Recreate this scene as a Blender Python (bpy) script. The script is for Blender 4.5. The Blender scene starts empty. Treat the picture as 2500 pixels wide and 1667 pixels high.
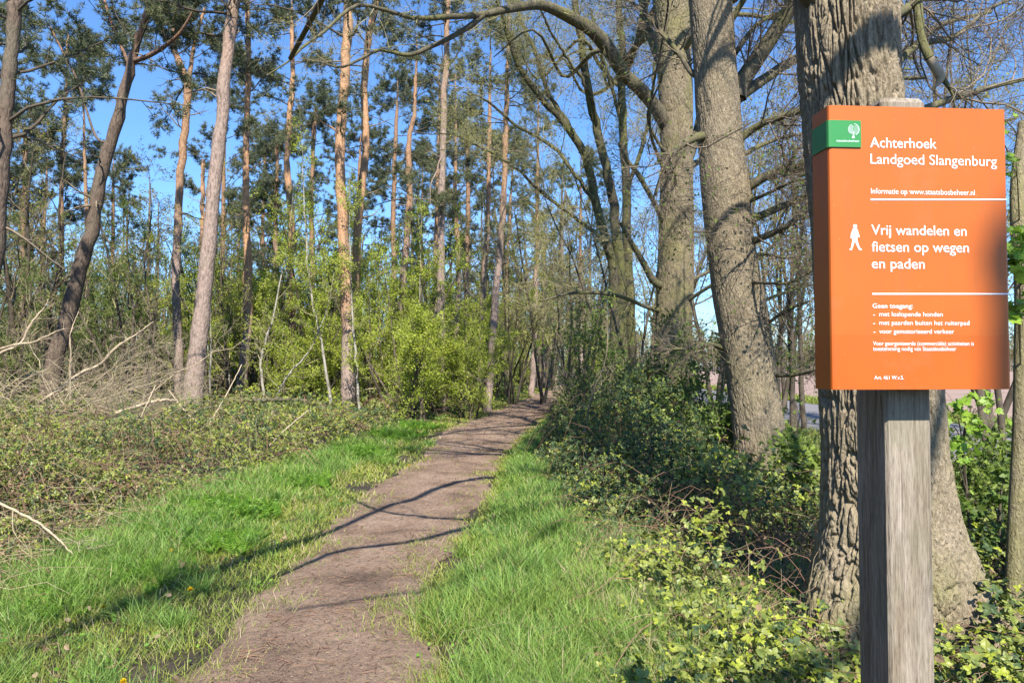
import bpy, math
import numpy as np
from mathutils import Vector
R_ = math.radians
sc = bpy.context.scene
COL = sc.collection
# ------------------------------------------------------------------ camera, light, exposure
F = 1819.0; PITCH = R_(1.8); CAMZ = 1.6
cam = bpy.data.objects.new("camera", bpy.data.cameras.new("camera")); COL.objects.link(cam)
cam.data.sensor_width = 36; cam.data.lens = F / 2500 * 36
cam.data.clip_start = 0.05; cam.data.clip_end = 3000
cam.location = (0, 0, CAMZ); cam.rotation_euler = (math.pi / 2 + PITCH, 0, 0)
sc.camera = cam
EL, AZ = R_(47), R_(9)                     # sun behind the camera, to the right
SUN = np.array([math.sin(AZ) * math.cos(EL), -math.cos(AZ) * math.cos(EL), math.sin(EL)])
W = bpy.data.worlds.new("World"); sc.world = W; W.use_nodes = True
nt = W.node_tree; sky = nt.nodes.new("ShaderNodeTexSky"); sky.sky_type = 'NISHITA'; sky.sun_disc = False
sky.sun_elevation = EL; sky.sun_rotation = math.pi - AZ
sky.air_density = 1.0; sky.dust_density = 0.25; sky.ozone_density = 3.0
bg = nt.nodes["Background"]; bg.inputs[1].default_value = 0.10
tint = nt.nodes.new("ShaderNodeMix"); tint.data_type = 'RGBA'; tint.blend_type = 'MULTIPLY'; tint.inputs[0].default_value = 1; tint.inputs[7].default_value = (.72, 1.0, 1.32, 1)   # clear polarised spring blue
nt.links.new(sky.outputs[0], tint.inputs[6]); nt.links.new(tint.outputs[2], bg.inputs[0])
sl = bpy.data.lights.new("sun", 'SUN'); sl.energy = 5.0; sl.angle = R_(0.5); sl.color = (1, 0.95, 0.86)
so = bpy.data.objects.new("sun", sl); COL.objects.link(so)
so.rotation_euler = Vector(SUN).to_track_quat('Z', 'Y').to_euler()
vs = sc.view_settings; vs.view_transform = 'Standard'; vs.look = 'None'; vs.exposure = 0.95; vs.gamma = 1
cy = sc.cycles
cy.max_bounces = 5; cy.diffuse_bounces = 1; cy.glossy_bounces = 2; cy.transmission_bounces = 3
cy.caustics_reflective = False; cy.caustics_refractive = False

# ------------------------------------------------------------------ numeric helpers
def P(px, py, Y):
    """point seen at photo pixel (px,py), Y metres ahead"""
    u = (px - 1250) / F; v = (833.5 - py) / F
    ry = math.cos(PITCH) - v * math.sin(PITCH); rz = math.sin(PITCH) + v * math.cos(PITCH)
    return np.array([u * Y / ry, Y, CAMZ + rz * Y / ry])
def G(px, py, z=0.0):
    """ground point under a pixel"""
    u = (px - 1250) / F; v = (833.5 - py) / F
    ry = math.cos(PITCH) - v * math.sin(PITCH); rz = math.sin(PITCH) + v * math.cos(PITCH)
    t = (z - CAMZ) / rz
    return np.array([u * t, ry * t, z])
def nrm(a):
    return a / np.maximum(np.linalg.norm(a, axis=-1, keepdims=True), 1e-9)
def _h(i, j, k, s):
    n = (i * 374761393 + j * 668265263 + k * 1274126177 + s * 974634721) & 0xFFFFFFFF
    n = ((n ^ (n >> 13)) * 1274126177) & 0xFFFFFFFF
    n = n ^ (n >> 16)
    return (n & 0xFFFFFF) / float(0xFFFFFF)
def vn(p, s=0):
    p = np.asarray(p, float); i = np.floor(p).astype(np.int64); f = p - i; f = f * f * (3 - 2 * f)
    x, y, z = i[..., 0], i[..., 1], i[..., 2]; fx, fy, fz = f[..., 0], f[..., 1], f[..., 2]
    r = 0
    for a in (0, 1):
        for b in (0, 1):
            for c in (0, 1):
                w = (fx if a else 1 - fx) * (fy if b else 1 - fy) * (fz if c else 1 - fz)
                r = r + w * _h(x + a, y + b, z + c, s)
    return r
def fbm(p, o=3, s=0):
    p = np.asarray(p, float); r = 0; a = 0.5; t = 0
    for k in range(o):
        r = r + a * vn(p * 2 ** k, s + k * 17); t += a; a *= .5
    return r / t
def worley(p, s=0):
    i = np.floor(p).astype(np.int64); f = p - i; f1 = np.full(p.shape[:-1], 9.); f2 = f1.copy()
    for a in (-1, 0, 1):
        for b in (-1, 0, 1):
            for c in (-1, 0, 1):
                x, y, z = i[..., 0] + a, i[..., 1] + b, i[..., 2] + c
                d = np.sqrt((a + _h(x, y, z, s) - f[..., 0]) ** 2 + (b + _h(x, y, z, s + 7) - f[..., 1]) ** 2 + (c + _h(x, y, z, s + 13) - f[..., 2]) ** 2)
                f2 = np.where(d < f1, f1, np.minimum(f2, d)); f1 = np.minimum(f1, d)
    return f2 - f1
def n2(x, y, sc_, o=3, s=0):
    return fbm(np.stack([x * sc_, y * sc_, np.zeros_like(x) + s * 3.7], -1), o, s)
def curve(pts, n):
    """smooth resample (Catmull-Rom) of control rows"""
    pts = np.asarray(pts, float); m = len(pts)
    e = np.vstack([2 * pts[0] - pts[1], pts, 2 * pts[-1] - pts[-2]])
    t = np.linspace(0, m - 1 - 1e-6, n); i = t.astype(int); f = (t - i)[:, None]
    a, b, c, d = e[i], e[i + 1], e[i + 2], e[i + 3]
    return .5 * (2 * b + (c - a) * f + (2 * a - 5 * b + 4 * c - d) * f ** 2 + (3 * b - a - 3 * c + d) * f ** 3)

class MB:
    def __init__(s): s.v = []; s.f = []; s.n = 0
    def add(s, v, f, mat=0, smooth=False):
        if len(v) == 0: return s
        s.v.append(np.asarray(v, np.float32)); s.f.append((np.asarray(f, np.int32) + s.n, mat, smooth)); s.n += len(v)
        return s
    def tubes(s, Pn, Rn, S=6, mat=0, smooth=True):
        v, f = tubes(Pn, Rn, S); return s.add(v, f, mat, smooth)
    def build(s, name, mats, parent=None, loc=None):
        me = bpy.data.meshes.new(name)
        V = np.vstack(s.v) if s.v else np.zeros((0, 3), np.float32)
        if loc is not None: V = V - np.asarray(loc, np.float32)
        me.vertices.add(len(V)); me.vertices.foreach_set("co", V.ravel())
        li = np.concatenate([f.ravel() for f, _, _ in s.f]); ct = np.concatenate([np.full(len(f), f.shape[1], np.int32) for f, _, _ in s.f])
        me.loops.add(len(li)); me.loops.foreach_set("vertex_index", li.astype(np.int32))
        me.polygons.add(len(ct)); st = np.concatenate([[0], np.cumsum(ct)[:-1]]).astype(np.int32)
        me.polygons.foreach_set("loop_start", st)
        me.polygons.foreach_set("material_index", np.concatenate([np.full(len(f), m, np.int32) for f, m, _ in s.f]))
        me.polygons.foreach_set("use_smooth", np.concatenate([np.full(len(f), q, bool) for f, _, q in s.f]))
        for m in (mats if isinstance(mats, (list, tuple)) else [mats]): me.materials.append(m)
        me.update(calc_edges=True); me.validate()
        o = bpy.data.objects.new(name, me); COL.objects.link(o)
        if loc is not None and parent is None: o.location = loc
        if parent is not None: o.parent = parent
        return o
def tubes(Pn, Rn, S):
    Pn = np.asarray(Pn, float); Rn = np.asarray(Rn, float)
    if Pn.ndim == 2: Pn = Pn[None]; Rn = Rn[None]
    N, K, _ = Pn.shape
    T = nrm(np.gradient(Pn, axis=1))
    mt = np.abs(nrm(T.mean(1)))
    ref = np.where((mt[:, 2] > .8)[:, None], np.array([[1., 0, 0]]), np.array([[0., 0, 1]]))[:, None, :]
    A = nrm(np.cross(T, np.broadcast_to(ref, T.shape))); B = np.cross(T, A)
    ph = np.arange(S) * 2 * np.pi / S
    V = Pn[:, :, None, :] + Rn[:, :, None, None] * (np.cos(ph)[None, None, :, None] * A[:, :, None, :] + np.sin(ph)[None, None, :, None] * B[:, :, None, :])
    base = (np.arange(N) * K * S)[:, None, None] + (np.arange(K - 1) * S)[None, :, None]
    j = np.arange(S); j2 = (j + 1) % S
    q = np.stack([base + j, base + j2, base + S + j2, base + S + j], -1).reshape(-1, 4)
    return V.reshape(-1, 3), q
def spawn(Pn, Rn, m, L, ang, rng, K=5, up=0., rs=.6, t0=.25, t1=1., wob=.15, rtip=.3, rmin=.002, flat=0., lt=.5):
    """m child branches on each of N parent polylines, all at once"""
    Pn = np.asarray(Pn, float); Rn = np.asarray(Rn, float)
    if Pn.ndim == 2: Pn = Pn[None]; Rn = Rn[None]
    N, K0, _ = Pn.shape; M = N * m; ix = np.repeat(np.arange(N), m)
    t = rng.uniform(t0, t1, M); s = np.clip(t * (K0 - 1), 0, K0 - 1.001); i = s.astype(int); f = (s - i)[:, None]
    st = Pn[ix, i] * (1 - f) + Pn[ix, i + 1] * f
    tg = nrm(Pn[ix, i + 1] - Pn[ix, i]); r0 = Rn[ix, i] * (1 - f[:, 0]) + Rn[ix, i + 1] * f[:, 0]
    r = rng.normal(size=(M, 3)); r[:, 2] *= (1 - flat)
    pp = nrm(r - (r * tg).sum(1, keepdims=True) * tg)
    a = ang * rng.uniform(.65, 1.35, M)[:, None]
    d = np.cos(a) * tg + np.sin(a) * pp
    ln = L * rng.uniform(.55, 1.35, M) * (1 - lt * t); step = (ln / (K - 1))[:, None]
    out = np.empty((M, K, 3)); out[:, 0] = st; p = st
    for k in range(1, K):
        d = nrm(d + wob * rng.normal(size=(M, 3)) + np.array([0, 0, up])); p = p + d * step; out[:, k] = p
    rr = np.maximum(r0 * rs, rmin)[:, None] * np.linspace(1, rtip, K)[None]
    return out, np.maximum(rr, rmin * .6)
def along(Pn, m, rng, t0=.2, t1=1.):
    N, K, _ = Pn.shape; ix = np.repeat(np.arange(N), m); t = rng.uniform(t0, t1, N * m)
    s = np.clip(t * (K - 1), 0, K - 1.001); i = s.astype(int); f = (s - i)[:, None]
    return Pn[ix, i] * (1 - f) + Pn[ix, i + 1] * f, nrm(Pn[ix, i + 1] - Pn[ix, i])
def frames(n, rng, spin=None):
    n = nrm(n); r = rng.normal(size=n.shape) if spin is None else spin
    x = nrm(r - (r * n).sum(1, keepdims=True) * n); return x, np.cross(n, x), n
def scatter(tv, tf, pos, X, Y, Z, scl):
    tv = np.asarray(tv, float); tf = np.asarray(tf, int); N = len(pos)
    scl = np.asarray(scl, float); scl = np.broadcast_to(scl, (N,)) if scl.ndim < 2 else scl
    if scl.ndim == 1: scl = np.stack([scl] * 3, -1)
    V = pos[:, None, :] + (tv[None, :, 0, None] * scl[:, None, 0, None]) * X[:, None, :] + (tv[None, :, 1, None] * scl[:, None, 1, None]) * Y[:, None, :] + (tv[None, :, 2, None] * scl[:, None, 2, None]) * Z[:, None, :]
    Fc = tf[None] + (np.arange(N) * len(tv))[:, None, None]
    return V.reshape(-1, 3), Fc.reshape(-1, tf.shape[1])

# ------------------------------------------------------------------ object helpers
def tag(o, label, cat, group=None):
    o["label"] = label; o["category"] = cat
    if group: o["group"] = group
    return o
def thing(name, label, cat, loc=(0, 0, 0), group=None):
    o = bpy.data.objects.new(name, None); COL.objects.link(o); o.location = tuple(float(q) for q in loc); o.empty_display_size = .2
    return tag(o, label, cat, group)
def part(mb, name, mats, root):
    return mb.build(name, mats, root, loc=tuple(root.location))
def kind(o, k, label=None, cat=None):
    o["kind"] = k
    if label: o["label"] = label; o["category"] = cat
    return o
def copy_tree(o, parent=None):
    c = o.copy(); COL.objects.link(c); c.parent = parent
    for ch in list(o.children): copy_tree(ch, c)
    return c

# ------------------------------------------------------------------ materials
def newmat(name):
    m = bpy.data.materials.new(name); m.use_nodes = True; nt = m.node_tree
    return m, nt, nt.nodes["Principled BSDF"], nt.links
def ramp(nt, stops, fac=None):
    r = nt.nodes.new("ShaderNodeValToRGB"); e = r.color_ramp.elements
    while len(e) > len(stops): e.remove(e[-1])
    while len(e) < len(stops): e.new(.5)
    for q, (p, c) in zip(e, stops):
        q.position = p; q.color = (*c, 1) if len(c) == 3 else c
    if fac is not None: nt.links.new(fac, r.inputs[0])
    return r
def tex_noise(nt, scale, detail=4, vec=None, rough=.55, dist=0.):
    n = nt.nodes.new("ShaderNodeTexNoise"); n.inputs["Scale"].default_value = scale; n.inputs["Detail"].default_value = detail
    n.inputs["Roughness"].default_value = rough; n.inputs["Distortion"].default_value = dist
    if vec is not None: nt.links.new(vec, n.inputs["Vector"])
    return n
def coords(nt, scale=(1, 1, 1), kind_="world"):
    if kind_ == "world": g = nt.nodes.new("ShaderNodeNewGeometry"); o = g.outputs["Position"]
    else: g = nt.nodes.new("ShaderNodeTexCoord"); o = g.outputs["Object"]
    mp = nt.nodes.new("ShaderNodeMapping"); mp.inputs["Scale"].default_value = scale; nt.links.new(o, mp.inputs[0])
    return mp.outputs[0]
def mixc(nt, fac, a, b, mode='MIX'):
    m = nt.nodes.new("ShaderNodeMix"); m.data_type = 'RGBA'; m.blend_type = mode
    for s, v in ((m.inputs[0], fac), (m.inputs[6], a), (m.inputs[7], b)):
        if hasattr(v, "is_linked") or hasattr(v, "links"): nt.links.new(v, s)
        elif isinstance(v, (int, float)): s.default_value = v
        else: s.default_value = (*v, 1)
    return m.outputs[2]
def bump(nt, bs, h, dist=.02, strength=1.):
    b = nt.nodes.new("ShaderNodeBump"); b.inputs["Distance"].default_value = dist; b.inputs["Strength"].default_value = strength
    nt.links.new(h, b.inputs["Height"]); nt.links.new(b.outputs[0], bs.inputs["Normal"])
def leafmat(name, cols, rough=.5, trans=.3, spec=.3, nscale=None, ncols=None):
    """leaves: each leaf its own hue from a ramp; clumps drift with a slow noise"""
    m, nt, bs, L = newmat(name)
    g = nt.nodes.new("ShaderNodeNewGeometry")
    k = len(cols); r = ramp(nt, [(i / max(1, k - 1), c) for i, c in enumerate(cols)], g.outputs["Random Per Island"])
    c = r.outputs[0]
    if ncols:
        n = tex_noise(nt, nscale, 2, g.outputs["Position"]); rr = ramp(nt, [(.35, (0, 0, 0)), (.65, (1, 1, 1))], n.outputs[0])
        r2 = ramp(nt, [(i / max(1, len(ncols) - 1), q) for i, q in enumerate(ncols)], g.outputs["Random Per Island"])
        c = mixc(nt, rr.outputs[0], c, r2.outputs[0])
    L.new(c, bs.inputs["Base Color"]); bs.inputs["Roughness"].default_value = rough; bs.inputs["Specular IOR Level"].default_value = spec
    if trans > 0:
        t = nt.nodes.new("ShaderNodeBsdfTranslucent"); L.new(c, t.inputs[0])
        ms = nt.nodes.new("ShaderNodeMixShader"); ms.inputs[0].default_value = trans
        L.new(bs.outputs[0], ms.inputs[1]); L.new(t.outputs[0], ms.inputs[2]); L.new(ms.outputs[0], nt.nodes["Material Output"].inputs[0])
    return m
def plain(name, col, rough=.7, spec=.3, var=.0, scale=20):
    m, nt, bs, L = newmat(name); bs.inputs["Roughness"].default_value = rough; bs.inputs["Specular IOR Level"].default_value = spec
    if var:
        n = tex_noise(nt, scale, 4, coords(nt)); r = ramp(nt, [(.3, [q * (1 - var) for q in col]), (.7, [min(1, q * (1 + var)) for q in col])], n.outputs[0])
        L.new(r.outputs[0], bs.inputs["Base Color"])
    else: bs.inputs["Base Color"].default_value = (*col, 1)
    return m
def bark(name, dark, light, moss=None, sc_=(9, 9, 2.2), bd=.02, mossz=None, mossamt=.5, bs_=1., blotch=None):
    m, nt, bs, L = newmat(name); v = coords(nt, sc_)
    n = tex_noise(nt, 1.6, 6, v, .62, .6); vo = nt.nodes.new("ShaderNodeTexVoronoi"); vo.feature = 'DISTANCE_TO_EDGE'; vo.inputs["Scale"].default_value = 2.2
    w = nt.nodes.new("ShaderNodeVectorMath"); w.operation = 'ADD'; L.new(v, w.inputs[0]); L.new(n.outputs["Color"], w.inputs[1]); L.new(w.outputs[0], vo.inputs["Vector"])
    cr = ramp(nt, [(.28, dark), (.5, [(a + b) / 2 for a, b in zip(dark, light)]), (.72, light)], n.outputs[0]); c = cr.outputs[0]
    if blotch:
        nb = tex_noise(nt, 2.3, 3, coords(nt)); rb = ramp(nt, [(.5, (0, 0, 0)), (.68, (1, 1, 1))], nb.outputs[0]); c = mixc(nt, rb.outputs[0], c, blotch)
    if moss:
        nm = tex_noise(nt, 1.7, 5, coords(nt), .65); rm = ramp(nt, [(.5 - .12 * mossamt, (0, 0, 0)), (.62, (mossamt,) * 3)], nm.outputs[0]); mf = rm.outputs[0]
        if mossz:
            sx = nt.nodes.new("ShaderNodeSeparateXYZ"); g = nt.nodes.new("ShaderNodeNewGeometry"); L.new(g.outputs["Position"], sx.inputs[0])
            mr = nt.nodes.new("ShaderNodeMapRange"); mr.inputs[1].default_value = mossz[0]; mr.inputs[2].default_value = mossz[1]; mr.inputs[3].default_value = 1; mr.inputs[4].default_value = .15
            L.new(sx.outputs[2], mr.inputs[0]); mm = nt.nodes.new("ShaderNodeMath"); mm.operation = 'MULTIPLY'; L.new(mf, mm.inputs[0]); L.new(mr.outputs[0], mm.inputs[1]); mf = mm.outputs[0]
        c = mixc(nt, mf, c, moss)
    L.new(c, bs.inputs["Base Color"]); bs.inputs["Roughness"].default_value = .9; bs.inputs["Specular IOR Level"].default_value = .15
    ad = nt.nodes.new("ShaderNodeMath"); ad.operation = 'MULTIPLY_ADD'; L.new(vo.outputs["Distance"], ad.inputs[0]); ad.inputs[1].default_value = 1.3; L.new(n.outputs[0], ad.inputs[2])
    bump(nt, bs, ad.outputs[0], bd, bs_)
    return m
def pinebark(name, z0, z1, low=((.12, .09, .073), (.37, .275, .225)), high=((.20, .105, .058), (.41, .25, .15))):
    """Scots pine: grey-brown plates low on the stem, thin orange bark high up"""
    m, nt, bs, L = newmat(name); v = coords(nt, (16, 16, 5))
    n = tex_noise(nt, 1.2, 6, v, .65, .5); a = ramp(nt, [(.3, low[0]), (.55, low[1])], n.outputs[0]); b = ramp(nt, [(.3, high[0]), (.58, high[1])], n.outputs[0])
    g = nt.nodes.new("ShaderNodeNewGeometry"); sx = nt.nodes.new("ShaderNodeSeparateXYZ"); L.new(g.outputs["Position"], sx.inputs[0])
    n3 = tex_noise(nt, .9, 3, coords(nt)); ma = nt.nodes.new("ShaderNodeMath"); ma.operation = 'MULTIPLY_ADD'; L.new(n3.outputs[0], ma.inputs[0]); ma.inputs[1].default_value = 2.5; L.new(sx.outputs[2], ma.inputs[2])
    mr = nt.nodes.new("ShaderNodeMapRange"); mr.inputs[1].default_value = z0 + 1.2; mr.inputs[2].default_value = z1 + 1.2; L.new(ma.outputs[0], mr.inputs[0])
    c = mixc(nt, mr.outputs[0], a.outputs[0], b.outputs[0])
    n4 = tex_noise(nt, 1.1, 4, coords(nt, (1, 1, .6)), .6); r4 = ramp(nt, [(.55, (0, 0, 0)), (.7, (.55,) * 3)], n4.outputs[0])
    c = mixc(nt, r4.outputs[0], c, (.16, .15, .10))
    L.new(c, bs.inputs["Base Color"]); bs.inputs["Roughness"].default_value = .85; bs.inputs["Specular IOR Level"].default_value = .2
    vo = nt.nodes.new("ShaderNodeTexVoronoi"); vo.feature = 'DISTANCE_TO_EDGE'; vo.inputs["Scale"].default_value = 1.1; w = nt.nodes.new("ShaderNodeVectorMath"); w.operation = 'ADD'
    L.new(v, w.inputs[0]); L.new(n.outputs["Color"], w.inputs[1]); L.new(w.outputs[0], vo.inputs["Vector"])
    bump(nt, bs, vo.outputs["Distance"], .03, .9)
    return m

M = {}
M["oak"] = bark("oak_bark", (.17, .132, .088), (.43, .345, .235), (.27, .24, .11), (30, 30, 15), .010, (.25, 1.3), .8, .9)
M["oak2"] = bark("smooth_oak_bark", (.165, .13, .085), (.40, .325, .22), (.28, .25, .11), (22, 22, 10), .014, (.3, 2.0), .5)
M["oak3"] = bark("mossy_oak_bark", (.15, .118, .076), (.35, .285, .185), (.24, .22, .085), (22, 22, 9), .012, None, .6)
M["moss_limb"] = bark("mossy_limb_bark", (.06, .05, .035), (.19, .165, .11), (.16, .16, .045), (12, 12, 5), .01, None, .6)
M["twig"] = plain("twig_bark", (.215, .17, .118), .9, .15, .3, 3)
M["twig_olive"] = plain("olive_twig_bark", (.29, .26, .14), .9, .15, .3, 2)
M["deadwood"] = plain("bleached_dead_wood", (.37, .29, .195), .9, .15, .4, 9)
M["brush"] = leafmat("dry_brushwood", [(.12, .09, .065), (.27, .21, .145), (.40, .315, .21), (.48, .40, .27), (.24, .215, .12)], .9, 0, .1)
M["birch"] = bark("birch_bark", (.26, .235, .19), (.48, .44, .37), None, (4, 4, 22), .004, blotch=(.09, .078, .06))
M["stem_dark"] = plain("dark_stem_bark", (.10, .08, .058), .9, .15, .4, 3)
M["far_stem"] = plain("far_stem_bark", (.17, .14, .105), .9, .15, .4, .3)
M["moss_dark"] = bark("dark_mossy_bark", (.04, .034, .024), (.135, .115, .075), (.13, .135, .04), (12, 12, 5), .01, None, .7)
M["pine_a"] = pinebark("pine_bark", 5.0, 8.5)
M["pine_b"] = pinebark("orange_pine_bark", 2.0, 4.5, high=((.29, .145, .075), (.54, .32, .18)))
M["pine_c"] = pinebark("grey_pine_bark", 8.5, 14)
M["pine_shaded"] = pinebark("shaded_pine_bark", 9, 11.5, low=((.05, .038, .03), (.165, .12, .088)), high=((.15, .07, .04), (.32, .165, .095)))  # darkened copy of the pine bark: shade on two left stems put into the colour
M["pine_far"] = pinebark("far_pine_bark", 4.5, 9, high=((.17, .10, .06), (.34, .20, .12)))
M["needle"] = leafmat("pine_needles", [(.07, .09, .045), (.125, .145, .065), (.185, .20, .09), (.24, .235, .11)], .55, .25, .3, .35, [(.075, .10, .062), (.13, .155, .088), (.20, .215, .12)])
M["bud"] = leafmat("spring_buds", [(.20, .22, .045), (.32, .33, .07), (.24, .19, .07)], .6, .3, .2)
M["lime"] = leafmat("young_birch_leaves", [(.24, .31, .025), (.36, .43, .04), (.48, .52, .07)], .5, .35, .3, .5, [(.15, .22, .025), (.27, .34, .035), (.40, .45, .06)])
M["green"] = leafmat("fresh_green_leaves", [(.06, .115, .025), (.10, .17, .03), (.16, .24, .04)], .5, .4, .3, .5, [(.09, .14, .025), (.16, .22, .035), (.24, .31, .05)])
M["maple"] = leafmat("field_maple_leaves", [(.17, .30, .03), (.25, .40, .04), (.32, .46, .06)], .45, .4, .35)
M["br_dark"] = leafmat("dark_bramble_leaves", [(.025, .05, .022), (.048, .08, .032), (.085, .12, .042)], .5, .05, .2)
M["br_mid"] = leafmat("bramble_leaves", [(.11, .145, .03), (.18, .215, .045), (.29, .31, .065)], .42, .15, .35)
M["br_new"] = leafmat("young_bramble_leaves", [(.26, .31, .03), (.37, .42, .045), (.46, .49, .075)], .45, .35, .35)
M["br_dead"] = leafmat("withered_leaves", [(.20, .115, .06), (.27, .19, .11), (.34, .26, .16), (.11, .07, .042), (.16, .13, .06)], .8, .15, .15)
M["cane"] = plain("bramble_canes", (.22, .13, .085), .8, .2, .5, 6)
M["grass"] = leafmat("meadow_grass", [(.12, .23, .035), (.22, .345, .055), (.36, .48, .10)], .5, .3, .3, .9, [(.07, .17, .035), (.14, .265, .055), (.26, .39, .09)])
M["turf"] = leafmat("short_turf", [(.17, .24, .03), (.29, .35, .045), (.41, .45, .075), (.44, .38, .16)], .55, .3, .25, 1.3, [(.11, .17, .03), (.20, .26, .045), (.31, .34, .08)])
M["straw"] = leafmat("dry_grass", [(.42, .34, .19), (.52, .43, .26), (.34, .25, .14)], .8, .2, .15)
M["herb"] = leafmat("cow_parsley_leaves", [(.10, .24, .025), (.17, .32, .035), (.23, .38, .05)], .5, .35, .3)
M["far_leaf"] = leafmat("far_wood_leaves", [(.15, .16, .045), (.23, .23, .06), (.30, .29, .075), (.20, .155, .09)], .7, .35, .15, .12, [(.10, .125, .045), (.18, .19, .055), (.26, .26, .07), (.18, .145, .09)])

def ground_mat():
    m, nt, bs, L = newmat("woodland_soil"); n = tex_noise(nt, 2.2, 6, coords(nt), .65); n2_ = tex_noise(nt, 38, 4, coords(nt), .7)
    r = ramp(nt, [(.3, (.03, .022, .016)), (.5, (.06, .044, .03)), (.7, (.095, .072, .045))], n.outputs[0]); r2 = ramp(nt, [(.35, (.45, .45, .45)), (.7, (1.25, 1.2, 1.1))], n2_.outputs[0])
    L.new(mixc(nt, 1., r.outputs[0], r2.outputs[0], 'MULTIPLY'), bs.inputs["Base Color"]); bs.inputs["Roughness"].default_value = .95; bump(nt, bs, n2_.outputs[0], .03); return m
def path_mat():
    m, nt, bs, L = newmat("trodden_earth"); a = tex_noise(nt, 1.3, 5, coords(nt), .6); b = tex_noise(nt, 26, 6, coords(nt, (1, .7, 1)), .72); c = tex_noise(nt, 160, 3, coords(nt), .7)
    r = ramp(nt, [(.3, (.14, .096, .072)), (.46, (.29, .20, .145)), (.66, (.40, .285, .21))], a.outputs[0])
    r2 = ramp(nt, [(.3, (.48, .45, .43)), (.47, (.93, .93, .93)), (.72, (1.22, 1.19, 1.12))], b.outputs[0]); r3 = ramp(nt, [(.33, (.6, .6, .6)), (.55, (1, 1, 1)), (.72, (1.5, 1.42, 1.3))], c.outputs[0])
    x = mixc(nt, 1., r.outputs[0], r2.outputs[0], 'MULTIPLY'); L.new(mixc(nt, 1., x, r3.outputs[0], 'MULTIPLY'), bs.inputs["Base Color"])
    bs.inputs["Roughness"].default_value = .95; bs.inputs["Specular IOR Level"].default_value = .15
    ad = nt.nodes.new("ShaderNodeMath"); ad.operation = 'MULTIPLY_ADD'; L.new(c.outputs[0], ad.inputs[0]); ad.inputs[1].default_value = .25; L.new(b.outputs[0], ad.inputs[2]); bump(nt, bs, ad.outputs[0], .035); return m
M["soil"] = ground_mat(); M["path"] = path_mat()
M["asphalt"] = plain("worn_asphalt", (.19, .175, .175), .9, .25, .2, 30)
def field_mat():
    m, nt, bs, L = newmat("ploughed_soil"); v = coords(nt, (1, .12, 1)); a = tex_noise(nt, 1.1, 5, v, .6); b = tex_noise(nt, 9, 5, coords(nt), .7)
    r = ramp(nt, [(.3, (.27, .175, .13)), (.7, (.41, .285, .215))], a.outputs[0]); r2 = ramp(nt, [(.3, (.75, .75, .75)), (.7, (1.1, 1.1, 1.1))], b.outputs[0])
    L.new(mixc(nt, 1., r.outputs[0], r2.outputs[0], 'MULTIPLY'), bs.inputs["Base Color"]); bs.inputs["Roughness"].default_value = .95; bump(nt, bs, b.outputs[0], .05); return m
M["field"] = field_mat()

# ------------------------------------------------------------------ lie of the land
_pd = [1.5, 2.5, 3.75, 5, 6.1, 7.1, 8.7, 13.2, 18.2, 26.5, 36, 48, 62]
_pl = [-1.75, -1.62, -1.5, -1.54, -1.57, -1.58, -1.67, -1.40, -1.5, -.5, .7, 2.2, 4.2]
_pr = [-.5, -.55, -.58, -.80, -.72, -.62, -.48, -.16, .45, 1.38, 2.4, 3.6, 5.4]
def path_l(d): return np.interp(d, _pd, _pl)
def path_r(d): return np.interp(d, _pd, _pr)
def bram_l(d): return np.interp(d, [2, 5.5, 8.5, 11.2, 18.2, 24, 36, 48, 62], [-4.4, -3.85, -3.85, -3.4, -2.65, -1.7, -.2, 1.6, 3.6])
def bram_r(d): return np.interp(d, [2, 3.75, 5, 7.1, 9, 12, 19, 36, 48, 62], [.5, .52, .56, .60, .46, .30, .82, 2.6, 3.9, 5.7])
def bl_h(x, y):
    e = np.clip((bram_l(y) - x) / 1.1, 0, 1); return (e ** .6) * 1.25 * np.clip(.06 + .75 * n2(x, y, .5, 2, 4) + .75 * (n2(x, y, 1.5, 2, 24) - .45) + .45 * (n2(x, y, 4.5, 2, 25) - .5), .05, 1.15) * np.interp(y, [4, 10, 20, 30], [.95, 1.05, 1., 1.0])
def br_h(x, y):
    e = np.clip((x - bram_r(y)) / np.interp(y, [3, 6.5, 8, 14, 30], [1.3, 1.3, 1.1, .95, .9]), 0, 1)
    tall = np.interp(y, [3, 5, 7, 8.6, 11, 16, 40], [.36, .58, .75, 1.15, 1.45, 1.2, .7])
    return (e ** .95) * tall * (.62 + .8 * n2(x, y, 3.0, 2, 19)) * (1 - .72 * np.exp(-(((x - 2.75) / .6) ** 2 + ((y - 8.5) / 1.1) ** 2))) * (.55 + .75 * n2(x, y, .8, 3, 9)) * np.clip((6.3 - x) / .9, 0, 1) * np.interp(x - .09 * np.minimum(y, 40), [1.5, 2.5], [1, .28]) * (1 - .8 * np.exp(-(((x - 2.05) / .55) ** 2 + ((y - 3.9) / .6) ** 2)))

# ground sheet out to the horizon
def graded(lo, hi, n, c, k):
    t = np.linspace(np.arcsinh((lo - c) / k), np.arcsinh((hi - c) / k), n); return c + k * np.sinh(t)
gx = graded(-900, 900, 160, 0, 6); gy = graded(-120, 1500, 170, 8, 8); GX, GY = np.meshgrid(gx, gy)
far = np.clip((-GX + bram_l(np.clip(GY, 2, 62)) - .6) / 3, 0, 1); GZ = far * .12 * (n2(GX, GY, .35, 3, 2) - .4) - .002
def sheet(X, Y, Z):
    a, b = X.shape; i = np.arange(a * b).reshape(a, b); q = np.stack([i[:-1, :-1], i[:-1, 1:], i[1:, 1:], i[1:, :-1]], -1).reshape(-1, 4)
    return np.stack([X, Y, Z], -1).reshape(-1, 3), q
v, q = sheet(GX, GY, GZ); kind(MB().add(v, q, 0, True).build("ground", M["soil"]), "structure")
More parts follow.
